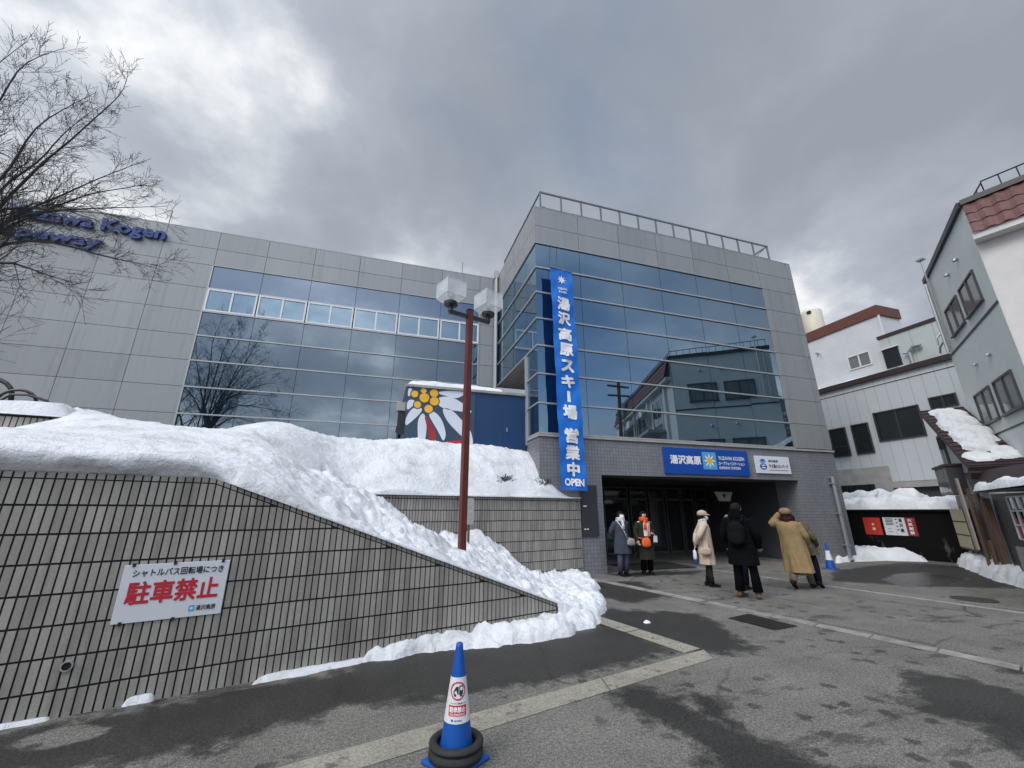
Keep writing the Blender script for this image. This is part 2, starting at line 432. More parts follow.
# ------------------------------------------------------------------ mesh builder
class MB:
    def __init__(s): s.v = []; s.f = []; s.mi = []; s.mats = []
    def mi_(s, m):
        if m not in s.mats: s.mats.append(m)
        return s.mats.index(m)
    def add(s, vs, fs, m):
        o = len(s.v); s.v += [tuple(v) for v in vs]; i = s.mi_(m)
        for f in fs: s.f.append([o + k for k in f]); s.mi.append(i)
        return s
    def box(s, x0, x1, y0, y1, z0, z1, m, T=None):
        vs = [Vector((x, y, z)) for z in (z0, z1) for x, y in ((x0, y0), (x1, y0), (x1, y1), (x0, y1))]
        if T is not None: vs = [T @ v for v in vs]
        return s.add(vs, [(0, 3, 2, 1), (4, 5, 6, 7), (0, 1, 5, 4), (1, 2, 6, 5), (2, 3, 7, 6), (3, 0, 4, 7)], m)
    def quad(s, a, b, c, d, m): return s.add([a, b, c, d], [(0, 1, 2, 3)], m)
    def prism(s, poly, ext, m):
        """poly: list of 3-D points, ext: extrusion vector"""
        n = len(poly); e = Vector(ext)
        a = [Vector(p) for p in poly]; b = [p + e for p in a]
        fs = [list(range(n)), list(range(2 * n - 1, n - 1, -1))] + [(i, i + n, (i + 1) % n + n, (i + 1) % n) for i in range(n)]
        return s.add(a + b, fs, m)
    def tube(s, pts, rad, m, n=8, cap=True):
        pts = [Vector(p) for p in pts]
        if not isinstance(rad, (list, tuple)): rad = [rad] * len(pts)
        vs = []; fs = []
        u = None
        for i, p in enumerate(pts):
            d = (pts[min(i + 1, len(pts) - 1)] - pts[max(i - 1, 0)]).normalized()
            if u is None:
                u = d.cross(Vector((0, 0, 1)) if abs(d.z) < .9 else Vector((1, 0, 0))).normalized()
            else:
                u = (u - d * u.dot(d)).normalized()
            w = d.cross(u)
            for k in range(n):
                a = 2 * math.pi * k / n
                vs.append(p + (u * math.cos(a) + w * math.sin(a)) * rad[i])
        for i in range(len(pts) - 1):
            for k in range(n):
                fs.append((i * n + k, i * n + (k + 1) % n, (i + 1) * n + (k + 1) % n, (i + 1) * n + k))
        if cap:
            fs.append(list(range(n - 1, -1, -1))); fs.append([(len(pts) - 1) * n + k for k in range(n)])
        return s.add(vs, fs, m)
    def lathe(s, prof, c, m, n=24, close=True):
        c = Vector(c); vs = []; fs = []
        for r, z in prof:
            for k in range(n):
                a = 2 * math.pi * k / n
                vs.append(c + Vector((r * math.cos(a), r * math.sin(a), z)))
        q = len(prof)
        for i in range(q - 1):
            for k in range(n): fs.append((i * n + k, i * n + (k + 1) % n, (i + 1) * n + (k + 1) % n, (i + 1) * n + k))
        if close:
            fs.append(list(range(n - 1, -1, -1))); fs.append([(q - 1) * n + k for k in range(n)])
        return s.add(vs, fs, m)
    def ball(s, c, r, m, n=12, k=8, T=None):
        c = Vector(c); rx, ry, rz = r if isinstance(r, (tuple, list)) else (r, r, r)
        vs = []; fs = []
        for i in range(k + 1):
            t = math.pi * i / k
            for j in range(n):
                a = 2 * math.pi * j / n
                vs.append(c + Vector((rx * math.sin(t) * math.cos(a), ry * math.sin(t) * math.sin(a), rz * math.cos(t))))
        if T is not None: vs = [T @ v for v in vs]
        for i in range(k):
            for j in range(n): fs.append((i * n + j, (i + 1) * n + j, (i + 1) * n + (j + 1) % n, i * n + (j + 1) % n))
        return s.add(vs, fs, m)
    def build(s, name, parent=None, smooth=False, bevel=0, origin=None):
        me = bpy.data.meshes.new(name)
        o = bpy.data.objects.new(name, me); COL.objects.link(o)
        off = Vector((0, 0, 0)); p = parent
        if p is not None:
            o.parent = p
            while p is not None: off = off + Vector(p.location); p = p.parent
        elif origin is not None:
            off = Vector(origin); o.location = off
        me.from_pydata([tuple(Vector(v) - off) for v in s.v], [], s.f)
        for m in s.mats: me.materials.append(M[m] if isinstance(m, str) else m)
        me.polygons.foreach_set('material_index', s.mi)
        if smooth: me.polygons.foreach_set('use_smooth', [True] * len(s.f))
        me.update()
        if bevel:
            b = o.modifiers.new('bevel', 'BEVEL'); b.width = bevel; b.segments = 2; b.limit_method = 'ANGLE'
        return o


def tag(o, label, cat, group=None):
    o['label'] = label; o['category'] = cat
    if group: o['group'] = group
    return o


def struct(o): o['kind'] = 'structure'; return o


def empty(name, loc, label, cat, group=None):
    o = bpy.data.objects.new(name, None); COL.objects.link(o); o.location = loc
    return tag(o, label, cat, group)


def frame(origin, xdir, up=(0, 0, 1)):
    """local x along xdir, local z up, local y into the wall"""
    x = Vector(xdir).normalized(); z = Vector(up).normalized(); y = z.cross(x)
    return Matrix(((x.x, y.x, z.x, origin[0]), (x.y, y.y, z.y, origin[1]), (x.z, y.z, z.z, origin[2]), (0, 0, 0, 1)))


_txt_cache = {}
def text_geo(s, bold=0.0, res=3):
    key = (s, bold)
    if key in _txt_cache: return _txt_cache[key]
    cu = bpy.data.curves.new('lettering_source', 'FONT'); cu.body = s; cu.size = 1; cu.resolution_u = res
    o = bpy.data.objects.new('lettering_source', cu); COL.objects.link(o)
    bpy.context.view_layer.update()
    me = bpy.data.meshes.new_from_object(o.evaluated_get(bpy.context.evaluated_depsgraph_get()))
    vs = [(v.co.x, v.co.y) for v in me.vertices]; fs = [list(p.vertices) for p in me.polygons]
    bpy.data.objects.remove(o); bpy.data.curves.remove(cu); bpy.data.meshes.remove(me)
    if bold > 0:                    # heavier strokes: the glyphs laid over themselves, each copy a hair behind the last
        V, F = [], []
        for k in range(8):
            a = k * math.pi / 4; o_ = len(V)
            V += [(x + bold * math.cos(a), y + bold * math.sin(a), k) for x, y in vs]; F += [[i + o_ for i in f] for f in fs]
        vs, fs = V, F
    else: vs = [(x, y, 0) for x, y in vs]
    _txt_cache[key] = (vs, fs)
    return vs, fs


def text(mb, s, T, x0, x1, z0, z1, m, bold=0.02, depth=0.0, lift=-.004):
    """fit the ink of `s` in a rectangle of the wall frame T (x right, z up, -y outward)"""
    vs, fs = text_geo(s, bold)
    xs = [v[0] for v in vs]; ys = [v[1] for v in vs]
    ax, bx, ay, by = min(xs), max(xs), min(ys), max(ys)
    f = lambda v, y: T @ Vector((x0 + (v[0] - ax) / (bx - ax) * (x1 - x0), y, z0 + (v[1] - ay) / max(1e-6, by - ay) * (z1 - z0)))
    front = [f(v, lift - depth - .00025 * v[2]) for v in vs]
    mb.add(front, fs, m)
    if depth:
        back = [f(v, lift) for v in vs]
        cnt = {}
        for q in fs:
            for i in range(len(q)):
                a, b = q[i], q[(i + 1) % len(q)]
                cnt[(a, b)] = cnt.get((a, b), 0) + 1
        side = [(a, b) for (a, b) in cnt if (b, a) not in cnt]
        n = len(vs)
        mb.add(front + back, [(a, a + n, b + n, b) for a, b in side], m)


def star(mb, T, cx, cz, r, m, n=8, inner=.42, lift=-.004, rot=0):
    pts = []
    for i in range(2 * n):
        rr = r if i % 2 == 0 else r * inner
        a = math.pi * i / n + rot
        pts.append(T @ Vector((cx + rr * math.sin(a), lift, cz + rr * math.cos(a))))
    c = T @ Vector((cx, lift, cz))
    mb.add([c] + pts, [(0, i + 1, (i + 1) % (2 * n) + 1) for i in range(2 * n)], m)


def disc(mb, T, cx, cz, rx, rz, m, n=20, lift=-.004, a0=0, a1=2 * math.pi):
    pts = [T @ Vector((cx, lift, cz))] + [T @ Vector((cx + rx * math.cos(a0 + (a1 - a0) * i / n), lift, cz + rz * math.sin(a0 + (a1 - a0) * i / n))) for i in range(n + 1)]
    mb.add(pts, [(0, i + 1, i + 2) for i in range(n)], m)


def poly(mb, T, pts, m, lift=-.004, depth=0):
    p = [T @ Vector((x, lift, z)) for x, z in pts]
    if depth: mb.prism(p, T.to_3x3() @ Vector((0, -depth, 0)), m)
    else: mb.add(p, [list(range(len(p)))], m)


IDENT = Matrix.Identity(4)

# ================================================================== SETTING
# ---- ground: one sheet, fine near the camera, reaching the horizon
WA = R(15.5)                                            # direction of the tiled retaining walls
WD = Vector((math.cos(WA), math.sin(WA), 0)); WN = Vector((-math.sin(WA), math.cos(WA), 0))
W0 = Vector((-2.63, 4.82, 0))
def wuv(u, v, z=0): return W0 + WD * u + WN * v + Vector((0, 0, z))


def seg_dist(P, poly):
    """signed distance (inside negative) of points P[n,2] to a polygon"""
    d = np.full(len(P), 1e9); ins = np.zeros(len(P), bool)
    q = np.array(poly, float); n = len(q)
    for i in range(n):
        a = q[i]; b = q[(i + 1) % n]; e = b - a; w = P - a
        t = np.clip((w @ e) / (e @ e + 1e-12), 0, 1)
        d = np.minimum(d, np.hypot(*(w - t[:, None] * e).T))
        c = ((a[1] > P[:, 1]) != (b[1] > P[:, 1])) & (P[:, 0] < (b[0] - a[0]) * (P[:, 1] - a[1]) / (b[1] - a[1] + 1e-12) + a[0])
        ins ^= c
    return np.where(ins, -d, d)


def make_ground():
    far = lambda a, b: list(np.geomspace(a, b, 14))
    xs = [-4 - f for f in far(600, .5)] + list(np.arange(-4, 17, .07)) + [17 + f for f in far(.5, 600)]
    ys = [1 - f for f in far(600, .5)] + list(np.arange(1, 13.5, .07)) + [13.5 + f for f in far(.5, 600)]
    X, Y = np.meshgrid(xs, ys); P = np.stack([X.ravel(), Y.ravel()], 1)
    nx, ny = len(xs), len(ys)
    idx = np.arange(nx * ny).reshape(ny, nx)
    F = np.stack([idx[:-1, :-1], idx[:-1, 1:], idx[1:, 1:], idx[1:, :-1]], -1).reshape(-1, 4)
    me = bpy.data.meshes.new('ground')
    V = np.concatenate([P, np.zeros((len(P), 1))], 1)
    me.from_pydata(V.tolist(), [], F.tolist())
    wet = np.full(len(P), 1e9)
    pols = [
        ([(-3, 4.6), (-.45, 5.2), (.5, 5.75), (3.0, 5.9), (4.0, 7.0), (3.45, 6.2), (3.55, 4.75), (1.86, 4.4), (.9, 4.3), (-.1, 4.4), (-1.0, 4.0), (-3, 3.9)], 1),
        ([(3.55, 7.3), (4.36, 6.7), (5.2, 6.3), (4.55, 4.5), (3.95, 4.5), (3.74, 5.04), (3.5, 6.2)], 1),
        ([(2.16, 3.95), (2.55, 4.1), (2.75, 3.4), (2.9, 2.9), (2.98, 2.4), (2.2, 2.5), (2.3, 3.2)], 1),
        ([(2.8, 3.7), (3.08, 3.6), (2.85, 3.2), (2.6, 3.3)], 1),
        ([(5.44, 3.53), (5.8, 3.2), (5.9, 2.4), (4.6, 1.6), (4.3, 2.1), (4.6, 2.55), (4.5, 2.95)], 1),
        ([(6.58, 3.46), (6.75, 3.15), (6.37, 2.9)], 1),
        ([(6.0, 10.6), (9.0, 10.4), (8.2, 9.9), (6.2, 10.0)], 1),
        ([(4.9, 9.6), (6.1, 9.3), (5.6, 7.6), (4.6, 7.3), (4.2, 8.2)], 1),
        ([(10.6, 8.0), (12.5, 9.3), (16.5, 10.0), (17.5, 8.2), (13.6, 6.0), (11.6, 6.9)], .9),
    ]
    for q, w in pols: wet = np.minimum(wet, seg_dist(P, q))
    dry = ((P[:, 0] + 2.1) / .26) ** 2 + ((P[:, 1] - 4.52) / .15) ** 2
    wet = np.maximum(wet, .5 - .4 * dry)
    wet = np.minimum(wet, seg_dist(P, [(11.9, 7.75), (13.4, 8.35), (14.5, 8.3), (14.2, 7.2), (12.6, 6.8), (11.3, 7.0)]))
    wv = np.clip(.5 - wet / .55, 0, 1)
    pud = seg_dist(P, [(11.9, 7.75), (13.4, 8.35), (14.5, 8.3), (14.2, 7.2), (12.6, 6.8), (11.3, 7.0)])
    pv = np.clip(.5 - pud / .5, 0, 1)
    for nm, arr in (('wet', wv), ('puddle', pv)):
        a = me.attributes.new(nm, 'FLOAT', 'POINT'); a.data.foreach_set('value', arr.astype(np.float32))
    me.materials.append(M['asphalt'])
    o = bpy.data.objects.new('ground', me); COL.objects.link(o); struct(o)


make_ground()


def band(name, pts, m, z=.004, seg=None, gap=.012):
    """flat sheet on the ground; seg>0 cuts it in blocks"""
    mb = MB()
    a, b, c, d = [Vector((x, y, z)) for x, y in pts]      # a-b one edge, d-c the other
    n = seg or 1
    for i in range(n):
        t0, t1 = i / n, (i + 1) / n
        L = (b - a).length; g = gap / L if n > 1 else 0
        t0 += g; t1 -= g
        mb.quad(a.lerp(b, t0), d.lerp(c, t0), d.lerp(c, t1), a.lerp(b, t1), m)
    # make sure normals face up
    o = mb.build(name)
    bm = bmesh.new(); bm.from_mesh(o.data)
    for f in bm.faces:
        if f.normal.z < 0: f.normal_flip()
    bm.to_mesh(o.data); bm.free()
    return struct(o)


M['paint'] = mat('worn_road_paint', (.27, .265, .245), .85, 0, .5, 5, bump=.3, bscale=60)
M['paver'] = mat('pale_gutter_block', (.235, .225, .20), .9, 0, .45, 3.5, island=.12, bump=.4, bscale=60)
band('concrete_gutter', [(-2.6, 3.06), (3.93, 4.72), (3.80, 4.43), (-2.5, 2.75)], 'concrete', seg=4)
band('concrete_gutter', [(3.22, 6.60), (3.60, 4.66), (3.90, 4.74), (3.50, 6.66)], 'concrete', z=.008, seg=2)
band('gutter_blocks', [(6.05, 7.0), (6.42, 5.2), (6.22, 5.12), (5.80, 6.9)], 'paver', seg=3)
band('gutter_blocks', [(6.42, 5.18), (6.95, 2.6), (6.70, 2.5), (6.22, 5.10)], 'paver', seg=4)
band('gutter_blocks', [(5.3, 10.2), (6.05, 7.05), (5.80, 6.95), (5.05, 10.1)], 'paver', seg=5)
band('painted_line', [(9.1, 11.0), (9.75, 7.3), (9.90, 7.3), (9.25, 11.0)], 'paint')
band('painted_line', [(9.75, 7.28), (10.45, 3.2), (10.60, 3.2), (9.90, 7.28)], 'paint')


def hill():
    mb = MB(); n = 90; vs = []
    rows = [(95, 0), (120, .35), (150, .75), (175, 1.0), (260, .7)]
    for r, h in rows:
        for i in range(n + 1):
            a = R(172 + 198 * i / n)
            H = 44 + 14 * mn.noise(Vector((i * .09, 3.1, 0))) + 7 * mn.noise(Vector((i * .35, 1.3, r * .02)))
            edge = min(1, i / 6, (n - i) / 6) * (.5 + .5 * min(1, max(0, (i - 40) / 20)))
            vs.append((r * math.cos(a), r * math.sin(a), -1 + H * h * edge + (3 * mn.noise(Vector((i * .7, r * .1, 0))) if h else 0)))
    fs = []
    for j in range(len(rows) - 1):
        for i in range(n): fs.append((j * (n + 1) + i, j * (n + 1) + i + 1, (j + 1) * (n + 1) + i + 1, (j + 1) * (n + 1) + i))
    mb.add(vs, fs, 'hill'); struct(mb.build('hill', smooth=True))


hill()

# ================================================================== STATION: TOWER
YT, XL, XR, XG = 10.7, 4.17, 15.55, 13.72
ROWS = [11.45, 10.72, 10.02, 9.11, 8.21, 7.30, 6.40, 5.50, 4.60, 3.72]
COLS = [XL, 5.76, 7.35, 8.94, 10.54, 12.14, XG]
G = .007


def panels(mb, T, xs, zs, m='panel', depth=.03):
    """cladding sheets on the wall frame T with open joints"""
    for i in range(len(xs) - 1):
        for j in range(len(zs) - 1):
            z1, z0 = zs[j], zs[j + 1]
            mb.box(xs[i] + G, xs[i + 1] - G, 0, depth, z0 + G, z1 - G, m, T)


tower = empty('station_building', (10, 13, 0), 'tall grey station block with mirror glass front and roof railing above the entrance', 'building')
FT = frame((0, YT, 0), (1, 0, 0))
FS = frame((XL, YT, 0), (0, -1, 0))                       # left side face: local x runs towards the camera (negative = deeper)
mb = MB()
panels(mb, FT, COLS + [15.25, XR], ROWS[:3]); panels(mb, FT, [XG, 15.25, XR], ROWS[2:])
panels(mb, FS, [-4.7, -3.5, -2.3, -1.1, 0], ROWS[:3])
mb.box(XL + .035, XR - .01, YT + .035, 15.36, 6.45, 11.42, 'seam')
mb.box(XL + .035, XR - .01, YT + .035, 11.62, 3.62, 6.45, 'seam')
mb.box(5.6, XR - .01, 11.62, 15.36, 2.7, 6.44, 'panel')
mb.box(XR - .009, XR, YT + .001, 15.3, 0, 11.45, 'panel')
mb.box(XL, XR, YT, 15.4, 11.45, 11.49, 'panel')
mb.build('cladding', tower)
for i in range(6):
    for j in range(2, 9):
        q = MB()
        # each pane sits a hair off true, so reflections step from pane to pane
        a, b = random.uniform(-.0022, .0022), random.uniform(-.0016, .0016)
        x0, x1, z0, z1 = COLS[i] + G, COLS[i + 1] - G, ROWS[j + 1] + .02, ROWS[j] - .02
        P = [(x0, -a - b, z0), (x1, a - b, z0), (x1, a + b, z1), (x0, -a + b, z1)]
        q.add([FT @ Vector((x, .012 + y, z)) for x, y, z in P], [(0, 1, 2, 3)], 'glass')
        q.build('glass_pane', tower)
SY = [0, -.95, -2.2, -3.45, -4.65]
for i in range(4):
    for j in range(2, 9):
        if i > 0 and j >= 6: continue
        q = MB(); q.add([FS @ Vector(p) for p in ((SY[i + 1] + G, .012, ROWS[j + 1] + .02), (SY[i] - G, .012, ROWS[j + 1] + .02), (SY[i] - G, .012, ROWS[j] - .02), (SY[i + 1] + G, .012, ROWS[j] - .02))], [(0, 1, 2, 3)], 'glass')
        q.build('glass_pane', tower)
for j in range(2, 10):
    q = MB(); h = .022 if j > 2 else .01
    q.box(XL - .03, XG + .01, -.035, .008, ROWS[j] - h, ROWS[j] + h, 'alu', FT)
    d = SY[4] if j <= 6 else SY[1]
    q.box(d, -.001, -.03, .008, ROWS[j] - h, ROWS[j] + h, 'alu', FS)
    q.build('mullion', tower)
q = MB(); q.box(XL - .05, XL + .09, 11.6, 11.72, 3.5, 6.38, 'alu'); q.build('corner_post', tower)
q = MB(); q.box(XL + .03, 5.6, 11.62, 15.36, 6.40, 6.43, 'concrete_wall'); q.build('soffit', tower)
q = MB()
for y in (15.10, 15.24):
    q.tube([(4.06, y, 2.0), (4.06, y, 11.55)], .055, 'alu', 8)
q.box(3.98, 4.15, 15.05, 15.3, 11.3, 11.62, 'alu'); q.build('downpipe', tower)
# ground floor
q = MB()
q.box(XL, 6.07, YT, YT + .9, 0, 3.62, 'tile_grey'); q.box(13.60, XR, YT, YT + .9, 0, 3.62, 'tile_grey')
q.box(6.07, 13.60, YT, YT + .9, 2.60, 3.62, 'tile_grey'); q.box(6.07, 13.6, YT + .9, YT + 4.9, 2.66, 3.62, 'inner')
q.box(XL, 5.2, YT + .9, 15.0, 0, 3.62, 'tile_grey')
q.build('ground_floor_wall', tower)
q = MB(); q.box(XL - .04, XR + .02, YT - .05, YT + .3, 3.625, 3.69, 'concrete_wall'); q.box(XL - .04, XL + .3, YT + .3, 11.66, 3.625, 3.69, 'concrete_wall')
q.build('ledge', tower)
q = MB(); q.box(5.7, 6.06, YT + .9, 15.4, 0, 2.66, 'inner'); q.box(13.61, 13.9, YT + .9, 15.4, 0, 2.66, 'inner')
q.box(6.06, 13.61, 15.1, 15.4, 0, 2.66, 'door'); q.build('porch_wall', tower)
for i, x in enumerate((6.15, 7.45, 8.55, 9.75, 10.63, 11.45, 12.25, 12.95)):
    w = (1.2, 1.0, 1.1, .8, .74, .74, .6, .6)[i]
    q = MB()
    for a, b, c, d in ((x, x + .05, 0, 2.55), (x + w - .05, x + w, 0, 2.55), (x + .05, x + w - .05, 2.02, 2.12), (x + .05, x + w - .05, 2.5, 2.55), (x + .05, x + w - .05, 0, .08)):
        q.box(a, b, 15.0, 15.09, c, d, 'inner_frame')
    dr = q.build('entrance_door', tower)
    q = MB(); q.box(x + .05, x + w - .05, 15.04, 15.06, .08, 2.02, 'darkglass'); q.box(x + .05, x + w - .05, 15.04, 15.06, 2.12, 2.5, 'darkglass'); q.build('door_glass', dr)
q = MB()
for x in (7.6, 10.0, 12.3): q.box(x, x + 1.2, 12.2, 12.26, 2.63, 2.655, 'inner_frame')
q.build('ceiling_strip', tower)
# rail
q = MB()
px = [4.45 + .786 * i for i in range(14)]
for x in px: q.box(x - .025, x + .025, YT + .12, YT + .17, 11.49, 12.26, 'rail')
q.box(4.42, 14.70, YT + .12, YT + .17, 12.23, 12.28, 'rail'); q.box(4.42, 14.70, YT + .13, YT + .16, 11.62, 11.64, 'rail')
q.box(4.42, 4.47, YT + .17, 15.2, 12.23, 12.28, 'rail'); q.box(14.65, 14.70, YT + .17, 15.2, 12.23, 12.28, 'rail')
for y in (12.2, 13.7, 15.2): q.box(4.42, 4.47, y - .05, y, 11.49, 12.23, 'rail'); q.box(14.65, 14.70, y - .05, y, 11.49, 12.23, 'rail')
q.tube([(14.67, YT + .145, 12.25), (13.9, YT + .145, 11.55)], .015, 'rail', 5)
q.build('roof_railing', tower)
q = MB(); q.box(4.75, 4.93, 11.5, 11.65, 11.49, 12.3, 'concrete_wall'); q.box(5.9, 6.05, 11.6, 11.75, 11.49, 12.3, 'concrete_wall'); q.tube([(5.0, 10.95, 11.53), (6.4, 10.95, 11.53)], .03, 'alu', 6)
q.build('roof_vent', tower)
q = MB(); q.tube([(15.05, YT - .02, 2.72), (15.05, YT - .13, 2.75), (15.05, YT - .13, .12), (15.02, YT - .2, .05)], .058, 'steel', 10)
for z in (.5, 1.5, 2.5): q.box(14.97, 15.13, YT - .2, YT, z, z + .03, 'steel')
q.build('rainwater_pipe', tower, smooth=False)

# ================================================================== STATION: LONG WING
YW = 15.4
wing = empty('station_wing', (-12, 19, 0), 'long grey panelled wing with blue glass and a row of opening windows', 'building')
FW = frame((0, YW, 0), (1, 0, 0))
WC = [-6.38, -4.78, -3.16, -1.52, .12, 1.76, 3.40]
WR = [11.4, 10.70, 10.02, 9.11, 8.21, 7.31, 6.41, 5.50, 4.60, 3.70, 2.80, 1.9]
LX = [-6.38 - 1.63 * i for i in range(22)][::-1]
q = MB(); panels(q, FW, LX, WR); panels(q, FW, WC + [4.08], WR[:3]); panels(q, FW, [3.40, 4.08], WR[2:])
q.box(LX[0], 4.1, YW + .035, 30, 0, 11.36, 'seam'); q.box(LX[0], 4.1, YW, 30, 11.4, 11.44, 'panel')
q.build('cladding', wing)
for i in range(6):
    for j in range(2, 11):
        if j == 3: continue
        a, b = random.uniform(-.002, .002), random.uniform(-.002, .002)
        x0, x1, z0, z1 = WC[i] + G, WC[i + 1] - G, WR[j + 1] + .016, WR[j] - .016
        q = MB(); q.add([FW @ Vector(p) for p in ((x0, .012 - a - b, z0), (x1, .012 + a - b, z0), (x1, .012 + a + b, z1), (x0, .012 - a + b, z1))], [(0, 1, 2, 3)], 'spandrel' if j == 2 else 'glass_wing')
        q.build('glass_pane', wing)
    x0, x1 = WC[i] + .02, WC[i + 1] - .02
    z0, z1 = 8.24, 9.09
    q = MB(); f = .055
    q.box(x0, x1, -.03, .01, z1 - f, z1, 'white_frame', FW); q.box(x0, x1, -.03, .01, z0, z0 + f, 'white_frame', FW)
    q.box(x0, x0 + f, -.03, .01, z0 + f, z1 - f, 'white_frame', FW); q.box(x1 - f, x1, -.03, .01, z0 + f, z1 - f, 'white_frame', FW)
    xm = (x0 + x1) / 2; q.box(xm - .03, xm + .03, -.026, .01, z0 + f, z1 - f, 'white_frame', FW)
    wn = q.build('window', wing)
    for a0, a1, dy in ((x0 + f, xm - .03, .0), (xm + .03, x1 - f, .008)):
        q = MB(); t = random.uniform(-.003, .003)
        q.add([FW @ Vector(p) for p in ((a0, .004 + dy, z0 + f), (a1, .004 + dy + t, z0 + f), (a1, .004 + dy + t, z1 - f), (a0, .004 + dy, z1 - f))], [(0, 1, 2, 3)], 'glass'); q.build('pane', wn)
for j in range(2, 11):
    q = MB(); h = .021 if j > 2 else .01
    if j in (3,): h = .02
    q.box(WC[0] - .03, 3.40, -.03, .008, WR[j] - h, WR[j] + h, 'alu', FW); q.build('mullion', wing)
q = MB(); q.box(WC[0] - .02, WC[0] + .02, -.025, .008, 1.9, 10.03, 'alu', FW); q.box(3.37, 3.41, -.025, .008, 1.9, 10.03, 'alu', FW); q.build('glazing_edge', wing)
for x in (-8.07, 2.62):
    q = MB(); q.tube([(x, YW + .1, 11.44), (x, YW + .1, 12.05)], .015, 'rail', 5); q.build('lightning_rod', wing)
sg = empty('building_sign', (-10, YW - .1, 10.5), 'blue raised letters along the top of the grey wing, partly behind bare branches', 'sign')
for s, x0, x1, z0, z1 in (('Yuzawa Kogen', -12.25, -7.95, 10.56, 11.16), ('Ropeway', -12.75, -9.62, 9.87, 10.43)):
    q = MB(); text(q, s, FW, x0, x1, z0, z1, 'letter_blue', .035, .09, lift=-.02); q.build('lettering', sg)

# ================================================================== RETAINING WALLS
TW, TH = .0655, .242
def tile_wall(name, label, org, d, u0, u1, top, zbase, thick, rowz=.20, cap=None):
    """stack-bonded tall tiles; top(u) = height"""
    root = empty(name, org + d * ((u0 + u1) / 2), label, 'wall')
    T = frame(org, d)
    mb = MB()
    n = int((u1 - u0) / .1)
    us = [u0 + (u1 - u0) * i / n for i in range(n + 1)]
    front = [T @ Vector((u, 0, zbase)) for u in us] + [T @ Vector((u, 0, top(u))) for u in us]
    back = [T @ Vector((u, thick, zbase)) for u in us] + [T @ Vector((u, thick, top(u))) for u in us]
    m = n + 1
    fs = [(i, i + 1, m + i + 1, m + i) for i in range(n)] + [(2 * m + i, 3 * m + i, 3 * m + i + 1, 2 * m + i + 1) for i in range(n)] + \
         [(m + i, m + i + 1, 3 * m + i + 1, 3 * m + i) for i in range(n)] + [(0, m, 3 * m, 2 * m), (n, 2 * m + n, 3 * m + n, m + n)]
    mb.add(front + back, fs, 'grout'); mb.build('core', root)
    mb = MB(); g = .0068; dp = .008
    k0 = int(math.floor(u0 / TW)); k1 = int(math.ceil(u1 / TW))
    cz = .06 if cap else .0
    for k in range(k0, k1):
        a, b = max(k * TW + g, u0), min((k + 1) * TW - g, u1)
        if b - a < .01: continue
        ta, tb = top(a) - cz, top(b) - cz
        r0 = int(math.floor((zbase - rowz) / TH))
        for r in range(r0, 12):
            z0, z1 = max(rowz + r * TH + g * 1.3, zbase), rowz + (r + 1) * TH - g * 1.3
            za, zb = min(z1, ta), min(z1, tb)
            if za - z0 < .012 or zb - z0 < .012: continue
            p = [(a, z0), (b, z0), (b, zb), (a, za)]
            jit = random.uniform(-.001, .001)
            vs = [T @ Vector((x, -dp + jit, z)) for x, z in p] + [T @ Vector((x, 0, z)) for x, z in p]
            mb.add(vs, [(0, 1, 2, 3), (1, 0, 4, 5), (2, 1, 5, 6), (3, 2, 6, 7), (0, 3, 7, 4)], 'walltile')
        if cap:
            p = [(a, ta + .012), (b, tb + .012), (b, tb + cz), (a, ta + cz)]
            vs = [T @ Vector((x, -dp, z)) for x, z in p] + [T @ Vector((x, .1, z)) for x, z in p]
            mb.add(vs, [(0, 1, 2, 3), (1, 0, 4, 5), (3, 2, 6, 7), (0, 3, 7, 4), (2, 1, 5, 6)], 'walltile')
    mb.build('tile_facing', root)
    return root, T


def near_top(u):
    return 1.93 if u < 1.03 else max(.26, 1.93 - (u - 1.03) * (1.93 - .28) / (5.55 - 1.03))


nw, TN = tile_wall('retaining_wall', 'nearest tiled retaining wall whose top slopes down beside the pavement, carrying the no parking board', W0, WD, -4.5, 5.62, near_top, -.05, .30, .20, cap=True)
bwall, TB = tile_wall('retaining_wall', 'level tiled retaining wall behind the red lamp post, ending beside the entrance', W0 + WN * 3.5, WD, 1.2, 9.24, lambda u: 1.92, -.05, .30, .17)
fw, TF = tile_wall('retaining_wall', 'short piece of tiled wall at the far left with thick snow on top', Vector((-6.9, 7.2, 0)), Vector((1, .1, 0)), -4, 2.35, lambda u: 2.88, 1.5, .3, .2)
# drain hole in the near wall and rust streak pegs
q = MB()
def ring(mb, T, cx, cz, r0, r1, m, y0=-.03, n=20):
    vs = []
    for r, y in ((r0, y0), (r1, y0), (r1, 0.0), (r0, .02)):
        for i in range(n):
            a = 2 * math.pi * i / n; vs.append(T @ Vector((cx + r * math.cos(a), y, cz + r * math.sin(a))))
    fs = []
    for j in range(3):
        for i in range(n): fs.append((j * n + i, j * n + (i + 1) % n, (j + 1) * n + (i + 1) % n, (j + 1) * n + i))
    mb.add(vs, fs, m)
ring(q, TN, .29, .37, .030, .040, 'concrete_wall'); disc(q, TN, .29, .37, .031, .031, 'black', lift=-.012)
q.build('weep_pipe', nw)

